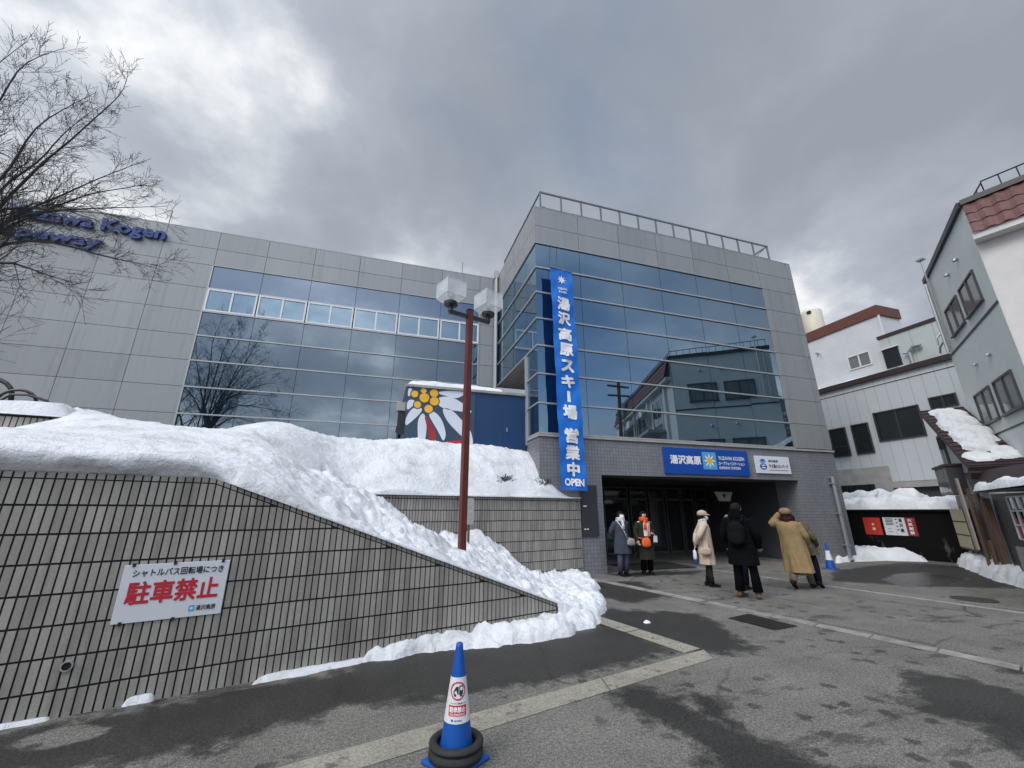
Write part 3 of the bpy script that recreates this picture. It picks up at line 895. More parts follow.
# ================================================================== SNOW COVER
def rbf(ctrl):
    c = np.array(ctrl, float); n = len(c)
    def phi(r): return np.where(r > 1e-9, r * r * np.log(np.maximum(r, 1e-9)), 0)
    A = np.zeros((n + 3, n + 3)); d = np.hypot(c[:, None, 0] - c[None, :, 0], c[:, None, 1] - c[None, :, 1])
    A[:n, :n] = phi(d) + np.eye(n) * .02; A[:n, n:] = np.c_[np.ones(n), c[:, :2]]; A[n:, :n] = A[:n, n:].T
    w = np.linalg.solve(A, np.r_[c[:, 2], 0, 0, 0])
    return lambda u, v: float(phi(np.hypot(c[:, 0] - u, c[:, 1] - v)) @ w[:n] + w[n] + w[n + 1] * u + w[n + 2] * v)


def fbm(u, v, s, seed=0, o=4):
    return mn.fractal(Vector((u * s, v * s, seed)), .9, 2.1, o)


TER = [(-2.5, .1, 2.2), (-.59, .15, 2.2), (-.2, .12, 2.17), (.21, .12, 2.17), (.68, .12, 2.16), (1.0, .12, 2.08), (-.91, 1, 2.42), (-.58, 1, 2.41), (-.15, 1, 2.41), (.76, 1, 2.38), (1.31, 1, 2.3),
       (-1.22, 4, 3.31), (-.35, 4, 3.02), (-1.07, 2.2, 2.61), (-.53, 2.5, 2.85), (.45, 4.5, 3.06), (1.06, 4.5, 3.33), (2.15, 4.5, 3.41), (4.53, 5, 3.45), (6.55, 5, 3.5), (8.4, 5, 3.47), (8.75, 4.6, 3.23),
       (3.5, 3.56, 2.08), (5.2, 3.56, 2.05), (7.2, 3.56, 2.04), (8.9, 3.56, 2.0), (3.6, 3.7, 2.35), (5.16, 3.8, 2.5), (6.9, 3.8, 2.5), (8.3, 3.9, 2.6), (9.1, 4.2, 2.3), (9.2, 3.6, 1.95), (2.02, 2.5, 2.68), (3.05, 2.5, 2.32), (3.2, 3.45, 2.0),
       (-3, 2.0, 2.45), (-5, 3, 2.4), (-2.0, 4, 2.62), (-2.8, 5, 2.5), (-1.75, 3, 2.5), (-3, 3, 2.4), (-4, 5, 2.5), (-.9, 3, 2.95), (-.2, 3.2, 2.95), (0, 7, 2.9), (4, 7, 3.0), (8, 7, 3.0), (9.3, 6, 3.0), (-4, 8, 2.8), (0, 9.5, 2.6), (5, 9.5, 2.6)]
SLO = [(1.4, .1, 1.87), (2.09, .1, 1.62), (2.87, .1, 1.33), (3.76, .1, 1.0), (4.78, .1, .6), (5.5, .1, .33), (1.97, 1.5, 2.18), (2.4, 1.5, 2.05), (3.18, 1.5, 1.77), (3.69, 2, 1.54), (4.08, 2, 1.24), (4.66, 1.5, 1.02), (5.76, 1.6, .6), (6.06, 1, .34), (2.9, 2.8, 2.1),
       (3.3, 3.4, 1.97), (3.81, 3.4, 1.84), (4.21, 3.4, 1.45), (4.83, 3.4, 1.24), (5.3, 3.4, 1.2), (6.05, 3.4, 1.1), (6.59, 3.4, .85), (7.01, 3.4, .52), (7.44, 3.4, .24), (8.21, 3.4, .2), (8.69, 3.4, .16), (9.1, 3.4, .02),
       (6.4, .3, .16), (6.7, 1.0, .16), (7.0, 2.0, .2), (7.6, 2.6, .14), (6.9, .3, .0), (7.6, 1.2, -.12), (8.4, 2.2, -.12), (9.2, 2.9, -.12), (9.2, 1.0, -.3), (7.6, 0, -.2)]
hT, hS = rbf(TER), rbf(SLO)
def smooth(a, b, x): t = min(1, max(0, (x - a) / (b - a))); return t * t * (3 - 2 * t)


def snow_sheet(name, us, vs, h, skirt, lip=None):
    mb = MB(); P = []
    for k, v in enumerate(vs):
        for u in us:
            q = lip(u, k) if lip else None
            P.append(wuv(u, *q) if q else wuv(u, v, h(u, v)))
    n = len(us); fs = []
    for j in range(len(vs) - 1):
        for i in range(n - 1): fs.append((j * n + i, j * n + i + 1, (j + 1) * n + i + 1, (j + 1) * n + i))
    mb.add(P, fs, 'snow')
    o = mb.build(name, smooth=True)
    bm = bmesh.new(); bm.from_mesh(o.data)
    be = [e for e in bm.edges if e.is_boundary]
    bmesh.ops.delete(bm, geom=[f for f in bm.faces if max(v.co.z for v in f.verts) < .012], context='FACES')
    be = [e for e in bm.edges if e.is_boundary]
    r = bmesh.ops.extrude_edge_only(bm, edges=be)
    for g in r['geom']:
        if isinstance(g, bmesh.types.BMVert): g.co.z = min(g.co.z, skirt(g.co) if callable(skirt) else skirt)
    bmesh.ops.recalc_face_normals(bm, faces=bm.faces)
    bm.to_mesh(o.data); bm.free()
    o.data.polygons.foreach_set('use_smooth', [True] * len(o.data.polygons))
    return struct(o)


def lumps(u, v, k):
    return k * (.06 * fbm(u, v, .9, 1) + .045 * fbm(u, v, 2.6, 4) + .035 * (abs(fbm(u, v, 4.2, 11)) - .3) + .024 * fbm(u, v, 8, 8) + .014 * fbm(u, v, 17, 2)) - .03 * k


# snow lying behind the near wall, down the sloping bed to the pavement
def h_bed(u, v):
    t = smooth(1.2, 2.2, u)
    z = hT(u, v) * (1 - t) + hS(u, v) * t
    rough = .55 + 1.45 * smooth(1.5, 3.2, u)
    f = smooth(0, .35, v)
    z += lumps(u, v, rough) * (.25 + .75 * f)
    if u < 1.3: z = z if v > .12 else min(z, 2.13 + .05 * fbm(u, v, 2.3, 5))
    base = near_top(u) if u < 5.6 else 0
    if v < .34: z = max(z, base + .02)
    line = (u - 6.0) * 1.095 + .12 * fbm(u, v, 2.2, 9)
    return z - .8 * max(0, line - v)


us = list(np.arange(-6, 1.0, .06)) + list(np.arange(1.0, 9.2, .036))
vs_ = [-.035, .0, .03, .07] + list(np.arange(.11, 3.52, .045))
def h_bed2(u, v):
    z = h_bed(u, max(v, 0))
    if u > 5.7: return z
    if v < 0:                       # bulging snow lip over the coping
        z = near_top(u) + (.05 + .04 * fbm(u, 0, 2.5, 7) if u < 1.15 else .02)
    elif v < .05 and u < 1.15: z = near_top(u) + .12 + .05 * fbm(u, 0, 2.5, 7)
    return z
def front_lip(u, k):
    if k > 3 or u > 1.25: return None
    f = smooth(1.25, .8, u) if False else 1 - smooth(.75, 1.25, u)
    w = .05 * fbm(u, k * .3, 1.7, 21) + .03 * fbm(u, k * .5, 5.5, 22)
    dv, dz = ((.02, .006), (-.05, .06), (-.085, .14), (-.05, .215))[k]
    flat = ((-.02, .004), (.0, .02), (.03, .03), (.07, .05))[k]
    return (flat[0] + (dv + w * (k > 0) - flat[0]) * f, near_top(u) + flat[1] + (dz + w * .5 * (k > 0) - flat[1]) * f)
snow_sheet('snow_bank', us, vs_, h_bed2, lip=front_lip, skirt=lambda c: near_top((c - W0).dot(WD)) - .004 if (c - W0).dot(WN) < .02 and (c - W0).dot(WD) < 5.5 else -.06)


def h_ter(u, v):
    z = hT(u, v) - .07
    if u > 2.6 and v < 3.75: z = min(z, 1.95 + (v - 3.42) * 1.7 + .12 * (1 + fbm(u, v, 1.6, 3)))
    z += lumps(u, v, .8) * smooth(3.4, 3.9, v)
    if u > 2.6: z = max(z, 1.965)
    if u > 8.2: z = min(z, 1.97 + max(0, 9.22 - u) * 1.75 + .05 * fbm(u, v, 3, 6))
    return z
snow_sheet('snow_terrace', list(np.arange(-8, 2.5, .09)) + list(np.arange(2.5, 9.21, .055)), [3.42, 3.46, 3.5] + list(np.arange(3.54, 5.6, .055)) + list(np.arange(5.6, 10.5, .25)), h_ter, lambda c: 1.93 if (c - W0).dot(WD) > 2.6 else 1.5)


def snow_pile(name, outline, hgt, m=26, seed=0, spread=.35, rough=1.0, base=-.02):
    """a mound filling an outline on the ground; height falls to nothing at the edge"""
    P = np.array(outline); lo, hi = P.min(0) - .1, P.max(0) + .1
    st = max(hi - lo) / m; st = max(.016, min(st, .09))
    xs = np.arange(lo[0], hi[0] + st, st); ys = np.arange(lo[1], hi[1] + st, st)
    X, Y = np.meshgrid(xs, ys); Q = np.stack([X.ravel(), Y.ravel()], 1)
    wob = np.array([.10 * rough * mn.fractal(Vector((x * 2.2, y * 2.2, seed)), .9, 2, 4) for x, y in Q])
    d = -seg_dist(Q, outline) + wob
    t = np.clip(d / spread, 0, 1); z = hgt * np.sqrt(np.maximum(0, 1 - (1 - t) ** 2))
    z = z * (1 + np.array([.45 * rough * mn.fractal(Vector((x * 4.2, y * 4.2, seed + 5)), .8, 2.1, 6) for x, y in Q]))
    z = np.where(d > 0, z, d * 1.2)
    keep = d > -st * 2.2
    nx = len(xs); fs = []
    for j in range(len(ys) - 1):
        for i in range(nx - 1):
            q = (j * nx + i, j * nx + i + 1, (j + 1) * nx + i + 1, (j + 1) * nx + i)
            if all(keep[k] for k in q): fs.append(q)
    mb = MB(); mb.add([(a[0], a[1], zz) for a, zz in zip(Q, z)], fs, 'snow')
    o = mb.build(name, smooth=True, origin=(float(P[:, 0].mean()), float(P[:, 1].mean()), 0))
    bm = bmesh.new(); bm.from_mesh(o.data)
    bmesh.ops.delete(bm, geom=[v for v in bm.verts if not v.link_faces], context='VERTS')
    bm.to_mesh(o.data); bm.free()
    return o


tag(snow_pile('snow_pile', [(.0, 5.5), (.65, 5.58), (1.27, 5.62), (2.17, 5.55), (3.0, 5.95), (3.65, 6.6), (4.0, 7.2), (4.6, 8.6), (5.3, 10.4), (4.8, 10.7), (3.7, 9.4), (2.8, 7.8), (2.3, 6.6), (1.5, 6.2), (.1, 5.85)], .17, 200, 3, .30, 1.1), 'ragged snow heaped along the foot of the sloping tiled wall and round its tip', 'snow pile')
tag(snow_pile('snow_strip', [(-1.0, 5.17), (-.6, 5.29), (-.2, 5.42), (.15, 5.53), (.2, 5.7), (-.2, 5.62), (-.9, 5.42), (-1.0, 5.3)], .05, 110, 9, .12, .5), 'thin snow line along the tiled wall base left of the blue cone', 'snow pile')
tag(snow_pile('snow_clump', [(-1.92, 4.99), (-1.74, 5.02), (-1.73, 5.10), (-1.91, 5.06)], .06, 26, 11, .05, .5), 'small lump of dirty snow on the asphalt under the no parking board', 'snow clump')
tag(snow_pile('snow_strip', [(-3.3, 4.60), (-2.66, 4.78), (-2.38, 4.87), (-2.4, 5.0), (-3.3, 4.78)], .03, 60, 13, .07, .4), 'thin line of snow at the wall foot by the bottom left corner', 'snow pile')
tag(snow_pile('snow_pile', [(14.2, 10.45), (14.9, 10.62), (16.6, 10.5), (17.5, 9.9), (17.85, 10.3), (17.9, 12.2), (16.2, 12.0), (14.9, 11.0)], .36, 40, 17, .6, .6), 'low snow heap between the station corner and the black shed', 'snow pile')
tag(snow_pile('snow_pile', [(17.7, 9.2), (18.0, 8.7), (16.4, 7.2), (14.4, 5.4), (13.6, 5.3), (13.2, 5.7), (14.6, 7.0), (16.0, 8.0), (17.0, 8.75)], .42, 60, 21, .45, .8), 'long bank of ploughed snow along the old house at the right edge', 'snow pile')
tag(snow_pile('snow_clump', [(3.98, 5.98), (4.06, 5.98), (4.06, 6.05), (3.98, 6.05)], .04, 8, 23, .04, .1), 'small snow ball lying on the wet asphalt beside the concrete gutter corner', 'snow clump')
#OBJECTS
# ================================================================== LEFT SIDE: BOOTH, LAMP, SIGNS, CONE
bx0, bx1, by, bz0, bz1 = .53, 4.14, 11.7, 1.9, 5.04
booth = empty('booth', (2.3, 12.6, bz0), 'dark blue flat-roofed booth with a large white flower mural, behind the snow', 'booth')
FB = frame((0, by, 0), (1, 0, 0))
q = MB(); q.box(bx0, bx1, by, by + 2.2, bz0, bz1, 'booth'); q.build('wall', booth)
q = MB(); q.box(bx0 - .06, bx1, by - .07, by + 2.26, bz1, bz1 + .07, 'concrete_wall'); q.build('roof', booth)
q = MB(); q.box(3.42, 3.99, by - .02, by, 2.1, 4.66, 'booth'); dr = q.build('door', booth, bevel=.006)
q = MB(); q.box(3.5, 3.53, by - .06, by - .02, 3.88, 4.0, 'steel'); q.build('handle', dr)
q = MB(); q.box(bx0, 2.52, by - .02, by, bz0, bz1 - .004, 'booth_panel')
PET = [[(0.73, 4.42), (0.55, 4.15), (0.55, 3.9), (0.72, 4.05), (0.91, 4.26), (0.96, 4.41)], [(0.9, 4.09), (0.9, 3.83), (0.95, 3.4), (1.09, 3.4), (1.13, 3.93), (1.03, 4.27)], [(1.2, 4.23), (1.32, 4.33), (1.54, 4.13), (1.66, 3.79), (1.65, 3.64), (1.6, 3.55), (1.48, 3.78), (1.29, 4.07)], [(1.43, 4.67), (1.53, 4.79), (1.81, 4.81), (2.12, 4.65), (2.44, 4.41), (2.13, 4.43), (1.74, 4.45), (1.52, 4.52)], [(1.61, 4.44), (1.87, 4.39), (2.14, 4.12), (2.37, 3.88), (2.49, 3.58), (2.4, 3.5), (1.89, 3.93), (1.69, 4.18)], [(0.56, 4.62), (0.72, 4.65), (0.75, 4.55), (0.69, 4.46), (0.56, 4.34)], [(1.48, 4.96), (1.8, 5.03), (2.14, 5.02), (2.16, 4.95), (1.94, 4.8), (1.72, 4.85), (1.48, 4.89)], [(0.54, 4.98), (0.65, 4.99), (0.64, 4.82), (0.56, 4.73)]]
def soften(p, n=2):
    for _ in range(n):
        r = []
        for i in range(len(p)):
            a, b = p[i], p[(i + 1) % len(p)]
            r += [(a[0] * .75 + b[0] * .25, a[1] * .75 + b[1] * .25), (a[0] * .25 + b[0] * .75, a[1] * .25 + b[1] * .75)]
        p = r
    return p
for p in PET:
    cx_, cz_ = sum(a for a, _ in p) / len(p), sum(b for _, b in p) / len(p)
    grow = [(min(2.5, max(.54, cx_ + (a - cx_) * 1.16)), min(5.03, cz_ + (b - cz_) * 1.14)) for a, b in p]
    poly(q, FB, soften(grow), 'mural_white', -.024)
for (x, z), r in zip([(0.74, 4.83), (1.02, 4.74), (1.29, 4.90), (1.31, 4.66), (1.16, 4.42), (0.84, 4.52), (0.99, 4.95)], (.1, .14, .12, .13, .12, .1, .08)):
    disc(q, FB, x, z, r + .03, r + .03, 'booth_panel', lift=-.026); disc(q, FB, x, z, r, r, 'yellow', lift=-.028)
poly(q, FB, [(1.06, 4.17), (1.14, 4.19), (1.28, 3.98), (1.41, 3.75), (1.43, 3.3), (1.27, 3.3), (1.14, 3.9)], 'sign_maroon', -.03)
poly(q, FB, [(1.7, 3.5), (2.1, 3.56), (2.3, 3.5), (2.2, 3.3), (1.7, 3.3)], 'red_ink', -.03)
q.build('mural', booth)
q = MB(); q.box(bx0 - .25, bx0 - .01, by + .1, by + .4, 4.35, 4.6, 'concrete_wall'); q.box(bx0 - .2, bx0 - .01, by + .15, by + .35, 3.7, 4.33, 'black'); q.build('vent_hood', booth)
def roof_snow(name, label, T, x0, x1, y0, y1, hgt, seed, rough=.5, nx=34, ny=16, slope=None, cat='snow cover', edge=.16, pillow=False):
    """rounded blanket of snow on a flat or pitched roof; T: local x,y along the roof, z up"""
    mb = MB(); vs = []; fs = []; hv = []
    for j in range(ny + 1):
        for i in range(nx + 1):
            x = x0 + (x1 - x0) * i / nx; y = y0 + (y1 - y0) * j / ny
            d = min(x - x0, x1 - x, y - y0, y1 - y)
            if pillow:
                ex, ey = abs(2 * (x - x0) / (x1 - x0) - 1), abs(2 * (y - y0) / (y1 - y0) - 1)
                d = (1 - (ex ** 2.6 + ey ** 2.6) ** (1 / 2.6)) * min(x1 - x0, y1 - y0) / 2 + .12 * mn.fractal(Vector((x * 2.3, y * 2.3, seed)), .9, 2, 3) - .03
            e = edge * (1 + .6 * mn.noise(Vector((x * 2, y * 2, seed))))
            t = min(1, max(0, d / e)); h = hgt * math.sqrt(max(0, 1 - (1 - t) ** 2)) * (1 + rough * mn.fractal(Vector((x * 1.1, y * 1.1, seed)), .9, 2, 4))
            ox = .06 * rough * mn.noise(Vector((y * 2.1, seed, x * .4))) if 0 < i < nx or True else 0
            hv.append(h); vs.append(T @ Vector((x + ox, y + ox * .6, max(h, .0) + .004)))
    n = nx + 1
    for j in range(ny):
        for i in range(nx):
            k4 = (j * n + i, j * n + i + 1, (j + 1) * n + i + 1, (j + 1) * n + i)
            if not pillow or max(hv[k] for k in k4) > 0: fs.append(k4)
    mb.add(vs, fs, 'snow')
    o = mb.build(name, smooth=True, origin=T @ Vector(((x0 + x1) / 2, (y0 + y1) / 2, 0)))
    return tag(o, label, cat)
roof_snow('roof_snow', 'even layer of snow on the flat roof of the blue booth', Matrix.Translation((0, 0, bz1 + .07)), bx0 + .0, 3.45, by - .06, by + 2.2, .16, 3, .35)

# lamp with two cube lanterns
lp = wuv(4.66, 1.5, 0)
lamp = empty('street_lamp', lp, 'rust red square lamp post with two clear cube lanterns, standing in the snow', 'street lamp')
ld = WD.copy()                        # arm direction
TL = Matrix.Translation(lp) @ Matrix(((ld.x, -ld.y, 0, 0), (ld.y, ld.x, 0, 0), (0, 0, 1, 0), (0, 0, 0, 1)))
q = MB(); q.box(-.058, .058, -.058, .058, .5, 5.54, 'pole_red', TL); q.box(-.066, .066, -.066, .066, 5.54, 5.56, 'black', TL); q.build('pole', lamp, bevel=.008)
q = MB(); q.box(-.46, .46, -.034, .034, 5.36, 5.44, 'black', TL); q.build('arm', lamp, bevel=.006)
for sx in (-.43, .43):
    hd = MB(); c = TL @ Vector((sx, 0, 5.47))
    hd.lathe([(.05, -.06), (.05, .05), (.135, .07), (.14, .13), (.10, .14)], c, 'black', 20); base = hd.build('lantern_base', lamp)
    w = .215; g = MB()
    Tc = Matrix.Translation(c + Vector((0, 0, .14))) @ Matrix.Rotation(R(22), 4, 'Z')
    # open-bottomed glass box with bevelled lower edges
    lo, mid, hi = [(.13, .0), (w, .09), (w, .42)]
    vs = []
    for r_, z_ in (lo, mid, hi, (w * .9, .445)):
        vs += [Tc @ Vector((a * r_, b * r_, z_)) for a, b in ((-1, -1), (1, -1), (1, 1), (-1, 1))]
    fs = [(i * 4 + k, i * 4 + (k + 1) % 4, i * 4 + 4 + (k + 1) % 4, i * 4 + 4 + k) for i in range(3) for k in range(4)] + [(12, 13, 14, 15)]
    g.add(vs, fs, 'lampglass'); gl = g.build('lantern_glass', lamp)
    g = MB()
    for k in range(4):
        p0, p1, p2, p3 = [Vector(vs[i * 4 + k]) for i in range(4)]
        g.tube([p0, p1, p2, p3], .006, 'scarf_white', 5); g.tube([p2, Vector(vs[8 + (k + 1) % 4])], .006, 'scarf_white', 5); g.tube([p1, Vector(vs[4 + (k + 1) % 4])], .004, 'scarf_white', 5)
    g.build('lantern_frame', gl)
    bl = MB(); bl.lathe([(.02, 0), (.025, .06), (.055, .12), (.06, .17), (.04, .22), (.005, .235)], c + Vector((0, 0, .13)), 'scarf_white', 14); bl.build('bulb', lamp, smooth=True)
q = MB(); pq = wuv(5.52, 2.9, 1.60); Tq = frame(pq, WD)
tag((q.box(-.075, .075, -.03, .02, -.27, .27, 'sign_grey', Tq), q.box(-.02, .02, .02, .06, -1.2, .2, 'wood', Tq), q.build('small_sign', origin=pq))[-1], 'small weathered plaque standing in the snow right behind the lamp post', 'small sign')

# no parking board
sgn = empty('notice_board', wuv(.895, -.02, .64), 'white board with large red Japanese characters fixed to the tiled wall', 'sign')
q = MB(); q.box(.495, 1.298, -.022, -.010, .645, 1.128, 'sign_white', TN); q.build('board', sgn, bevel=.003)
q = MB(); text(q, 'シャトルバス回転場につき', TN, .565, 1.255, 1.022, 1.088, 'black_ink', .022, lift=-.0245)
text(q, '駐車禁止', TN, .55, 1.245, .79, .985, 'red_ink', .030, lift=-.0245)
text(q, '湯沢高原', TN, 1.09, 1.245, .695, .74, 'black_ink', .02, lift=-.0245)
poly(q, TN, [(1.035, .692), (1.08, .692), (1.08, .742), (1.035, .742)], 'sign_sky', -.0242); star(q, TN, 1.0575, .717, .018, 'white', lift=-.025)
q.build('lettering', sgn)
for k, (x, z) in enumerate(((.56, 1.128), (.86, 1.13), (1.24, 1.128), (.93, .645), (.56, .648))):
    q = MB(); q.box(x - .012, x + .012, -.03, -.008, z - .016, z + .012, 'black', TN); q.build('clip', sgn)

# vertical banner on the glass corner
YB = YT - .36
banner = empty('banner', (5, YB, 2.15), 'tall blue banner with white characters hanging on the glass corner', 'banner')
def bq(s, t):                     # s 0..1 across, t 0..1 downwards
    x = 4.515 + .13 * t + .765 * s
    z = 8.96 - 6.80 * t - .035 * s
    return Vector((x, YB + .02 * math.sin(t * 21 + s * 3) + .012 * math.sin(t * 57 + s * 8) + .05 * s * (1 - t), z))
q = MB(); n1, n2 = 8, 110
q.add([bq(i / n1, j / n2) for j in range(n2 + 1) for i in range(n1 + 1)], [(j * (n1 + 1) + i, (j + 1) * (n1 + 1) + i, (j + 1) * (n1 + 1) + i + 1, j * (n1 + 1) + i + 1) for j in range(n2) for i in range(n1)], 'banner')
q.build('cloth', banner, smooth=True)
def btext(q, s, s0, s1, t0, t1, bold):
    vs, fs = text_geo(s, bold)
    xs = [v[0] for v in vs]; ys = [v[1] for v in vs]
    ax, bx, ay, by_ = min(xs), max(xs), min(ys), max(ys)
    P = []
    for x, y, k in vs:
        p = bq(s0 + (x - ax) / (bx - ax) * (s1 - s0), t1 + (y - ay) / (by_ - ay) * (t0 - t1)); p.y -= .02 + .0004 * k; P.append(p)
    q.add(P, fs, 'white')
q = MB()
y0, y1 = 267, 490
px2t = lambda y: (8.96 - (1.6 + (511.2 - y) * .0)) / 6.8
# character rows, as fractions of the banner height (top of each glyph, bottom of each glyph)
rows_ = [('湯', .148, .213), ('沢', .222, .284), ('高', .298, .360), ('原', .372, .434), ('ス', .452, .508), ('キ', .521, .578), ('ー', .592, .640), ('場', .652, .715), ('営', .752, .815), ('業', .822, .882), ('中', .890, .947)]
for ch, a, b in rows_:
    if ch == 'ー':
        P = [bq(.44, a), bq(.57, a), bq(.57, b), bq(.44, b)]
        for p in P: p.y -= .02
        q.add(P, [(0, 3, 2, 1)], 'white')
    else: btext(q, ch, .22 if ch != '中' else .26, .80 if ch != '中' else .76, a, b, .05)
btext(q, 'OPEN', .14, .88, .955, .985, .05)
btext(q, 'YUZAWA', .30, .72, .098, .110, .02); btext(q, 'KOGEN', .34, .68, .116, .127, .02)
c = bq(.5, .055); pts = []
for i in range(16):
    a = math.pi * i / 8; r = (.165 if i % 2 == 0 else .07)
    p = bq(.5 + r * math.sin(a) / .765 , .055 - r * math.cos(a) / 6.8); p.y -= .02; pts.append(p)
c.y -= .02
q.add([c] + pts, [(0, (i + 1) % 16 + 1, i + 1) for i in range(16)], 'white')
q.build('lettering', banner)
q = MB(); q.tube([bq(0, 0) + Vector((-.03, 0, .01)), bq(1, 0) + Vector((.03, 0, .01))], .014, 'steel', 6)
q.build('top_rod', banner)
q = MB()
for s in (.3, .62):
    a = bq(s, 0); q.tube([a, (a.x - .02, YT - .02, 10.1)], .006, 'black', 4)
q.build('cord', banner)

# entrance signs
s1 = empty('shop_sign', (9.85, YT, 2.68), 'long blue sign with white characters and a snowflake badge over the entrance', 'sign')
q = MB(); q.box(8.23, 11.5, -.06, -.001, 2.69, 3.50, 'sign_blue', FT); q.build('panel', s1, bevel=.006)
q = MB(); LFT = -.063
text(q, '湯沢高原', FT, 8.44, 9.60, 2.99, 3.27, 'white', .04, lift=LFT)
poly(q, FT, [(9.66, 2.86), (10.20, 2.86), (10.20, 3.40), (9.66, 3.40)], 'sign_sky', LFT)
star(q, FT, 9.93, 3.13, .24, 'white', 8, .42, LFT - .002); star(q, FT, 9.93, 3.13, .14, 'yellow', 8, .6, LFT - .004, .2)
text(q, 'YUZAWA KOGEN', FT, 10.28, 11.33, 3.17, 3.29, 'white', .02, lift=LFT)
text(q, 'ロープウェイステーション', FT, 10.28, 11.33, 3.01, 3.12, 'white', .03, lift=LFT)
text(q, 'ROPEWAY STATION', FT, 10.28, 11.13, 2.88, 2.965, 'white', .03, lift=LFT)
q.build('lettering', s1)
s2 = empty('shop_sign', (12.55, YT, 2.79), 'small white sign with a blue round emblem over the entrance', 'sign')
q = MB(); q.box(11.82, 13.30, -.05, -.001, 2.80, 3.37, 'sign_white', FT); q.build('panel', s2, bevel=.005)
q = MB(); LFT = -.053
disc(q, FT, 12.12, 3.02, .15, .105, 'sign_blue', 24, LFT); disc(q, FT, 12.12, 3.21, .14, .075, 'sign_sky', 24, LFT, math.pi, 2 * math.pi); disc(q, FT, 12.12, 3.235, .1, .03, 'sign_blue', 20, LFT - .001)
disc(q, FT, 12.12, 3.06, .09, .02, 'white', 16, LFT - .002); poly(q, FT, [(12.02, 3.0), (12.22, 3.0), (12.17, 2.96), (12.07, 2.96)], 'white', LFT - .002)
text(q, '湯沢高原', FT, 12.36, 12.78, 3.17, 3.25, 'black_ink', .02, lift=LFT)
text(q, 'やさ湯かぶいパーク', FT, 12.36, 13.20, 2.98, 3.11, 'black_ink', .03, lift=LFT)
poly(q, FT, [(12.36, 2.90), (13.2, 2.90), (13.2, 2.915), (12.36, 2.915)], 'black_ink', LFT)
q.build('lettering', s2)
q = MB(); q.box(5.36, 5.86, -.05, -.001, .95, 2.30, 'notice', FT)
nb = q.build('notice_board', origin=(5.6, YT, .9)); tag(nb, 'tall dark notice board on the tiled pier beside the entrance', 'notice board')
q = MB()
for x, z, w in ((5.42, 2.18, .06), (5.42, 1.72, .1), (5.42, 1.12, .05), (5.50, 1.12, .05)): q.box(x, x + w, -.056, -.05, z, z + .03, 'white', FT)
q.build('label_strip', nb)
hs = MB(); Th = frame((12.1, 12.5, 0), (1, 0, 0)); hs.prism([Th @ Vector(p) for p in ((-.42, 0, 2.28), (.42, 0, 2.28), (.24, 0, 1.95), (-.24, 0, 1.95))], (0, .03, 0), 'sign_grey')
hs.tube([Th @ Vector((-.3, .015, 2.28)), Th @ Vector((-.3, .015, 2.66))], .006, 'black', 4); hs.tube([Th @ Vector((.3, .015, 2.28)), Th @ Vector((.3, .015, 2.66))], .006, 'black', 4)
text(hs, '▼', Th, -.1, .1, 2.05, 2.2, 'black_ink', 0)
tag(hs.build('hanging_sign', origin=(12.1, 12.5, 2.66)), 'pale tapered sign hanging from the ceiling inside the dark entrance', 'sign')
q = MB(); q.box(7.1, 9.2, 10.95, 12.4, .004, .02, 'matting'); tag(q.build('floor_mat', origin=(8.1, 11.7, 0)), 'black floor mat lying just inside the entrance', 'mat')


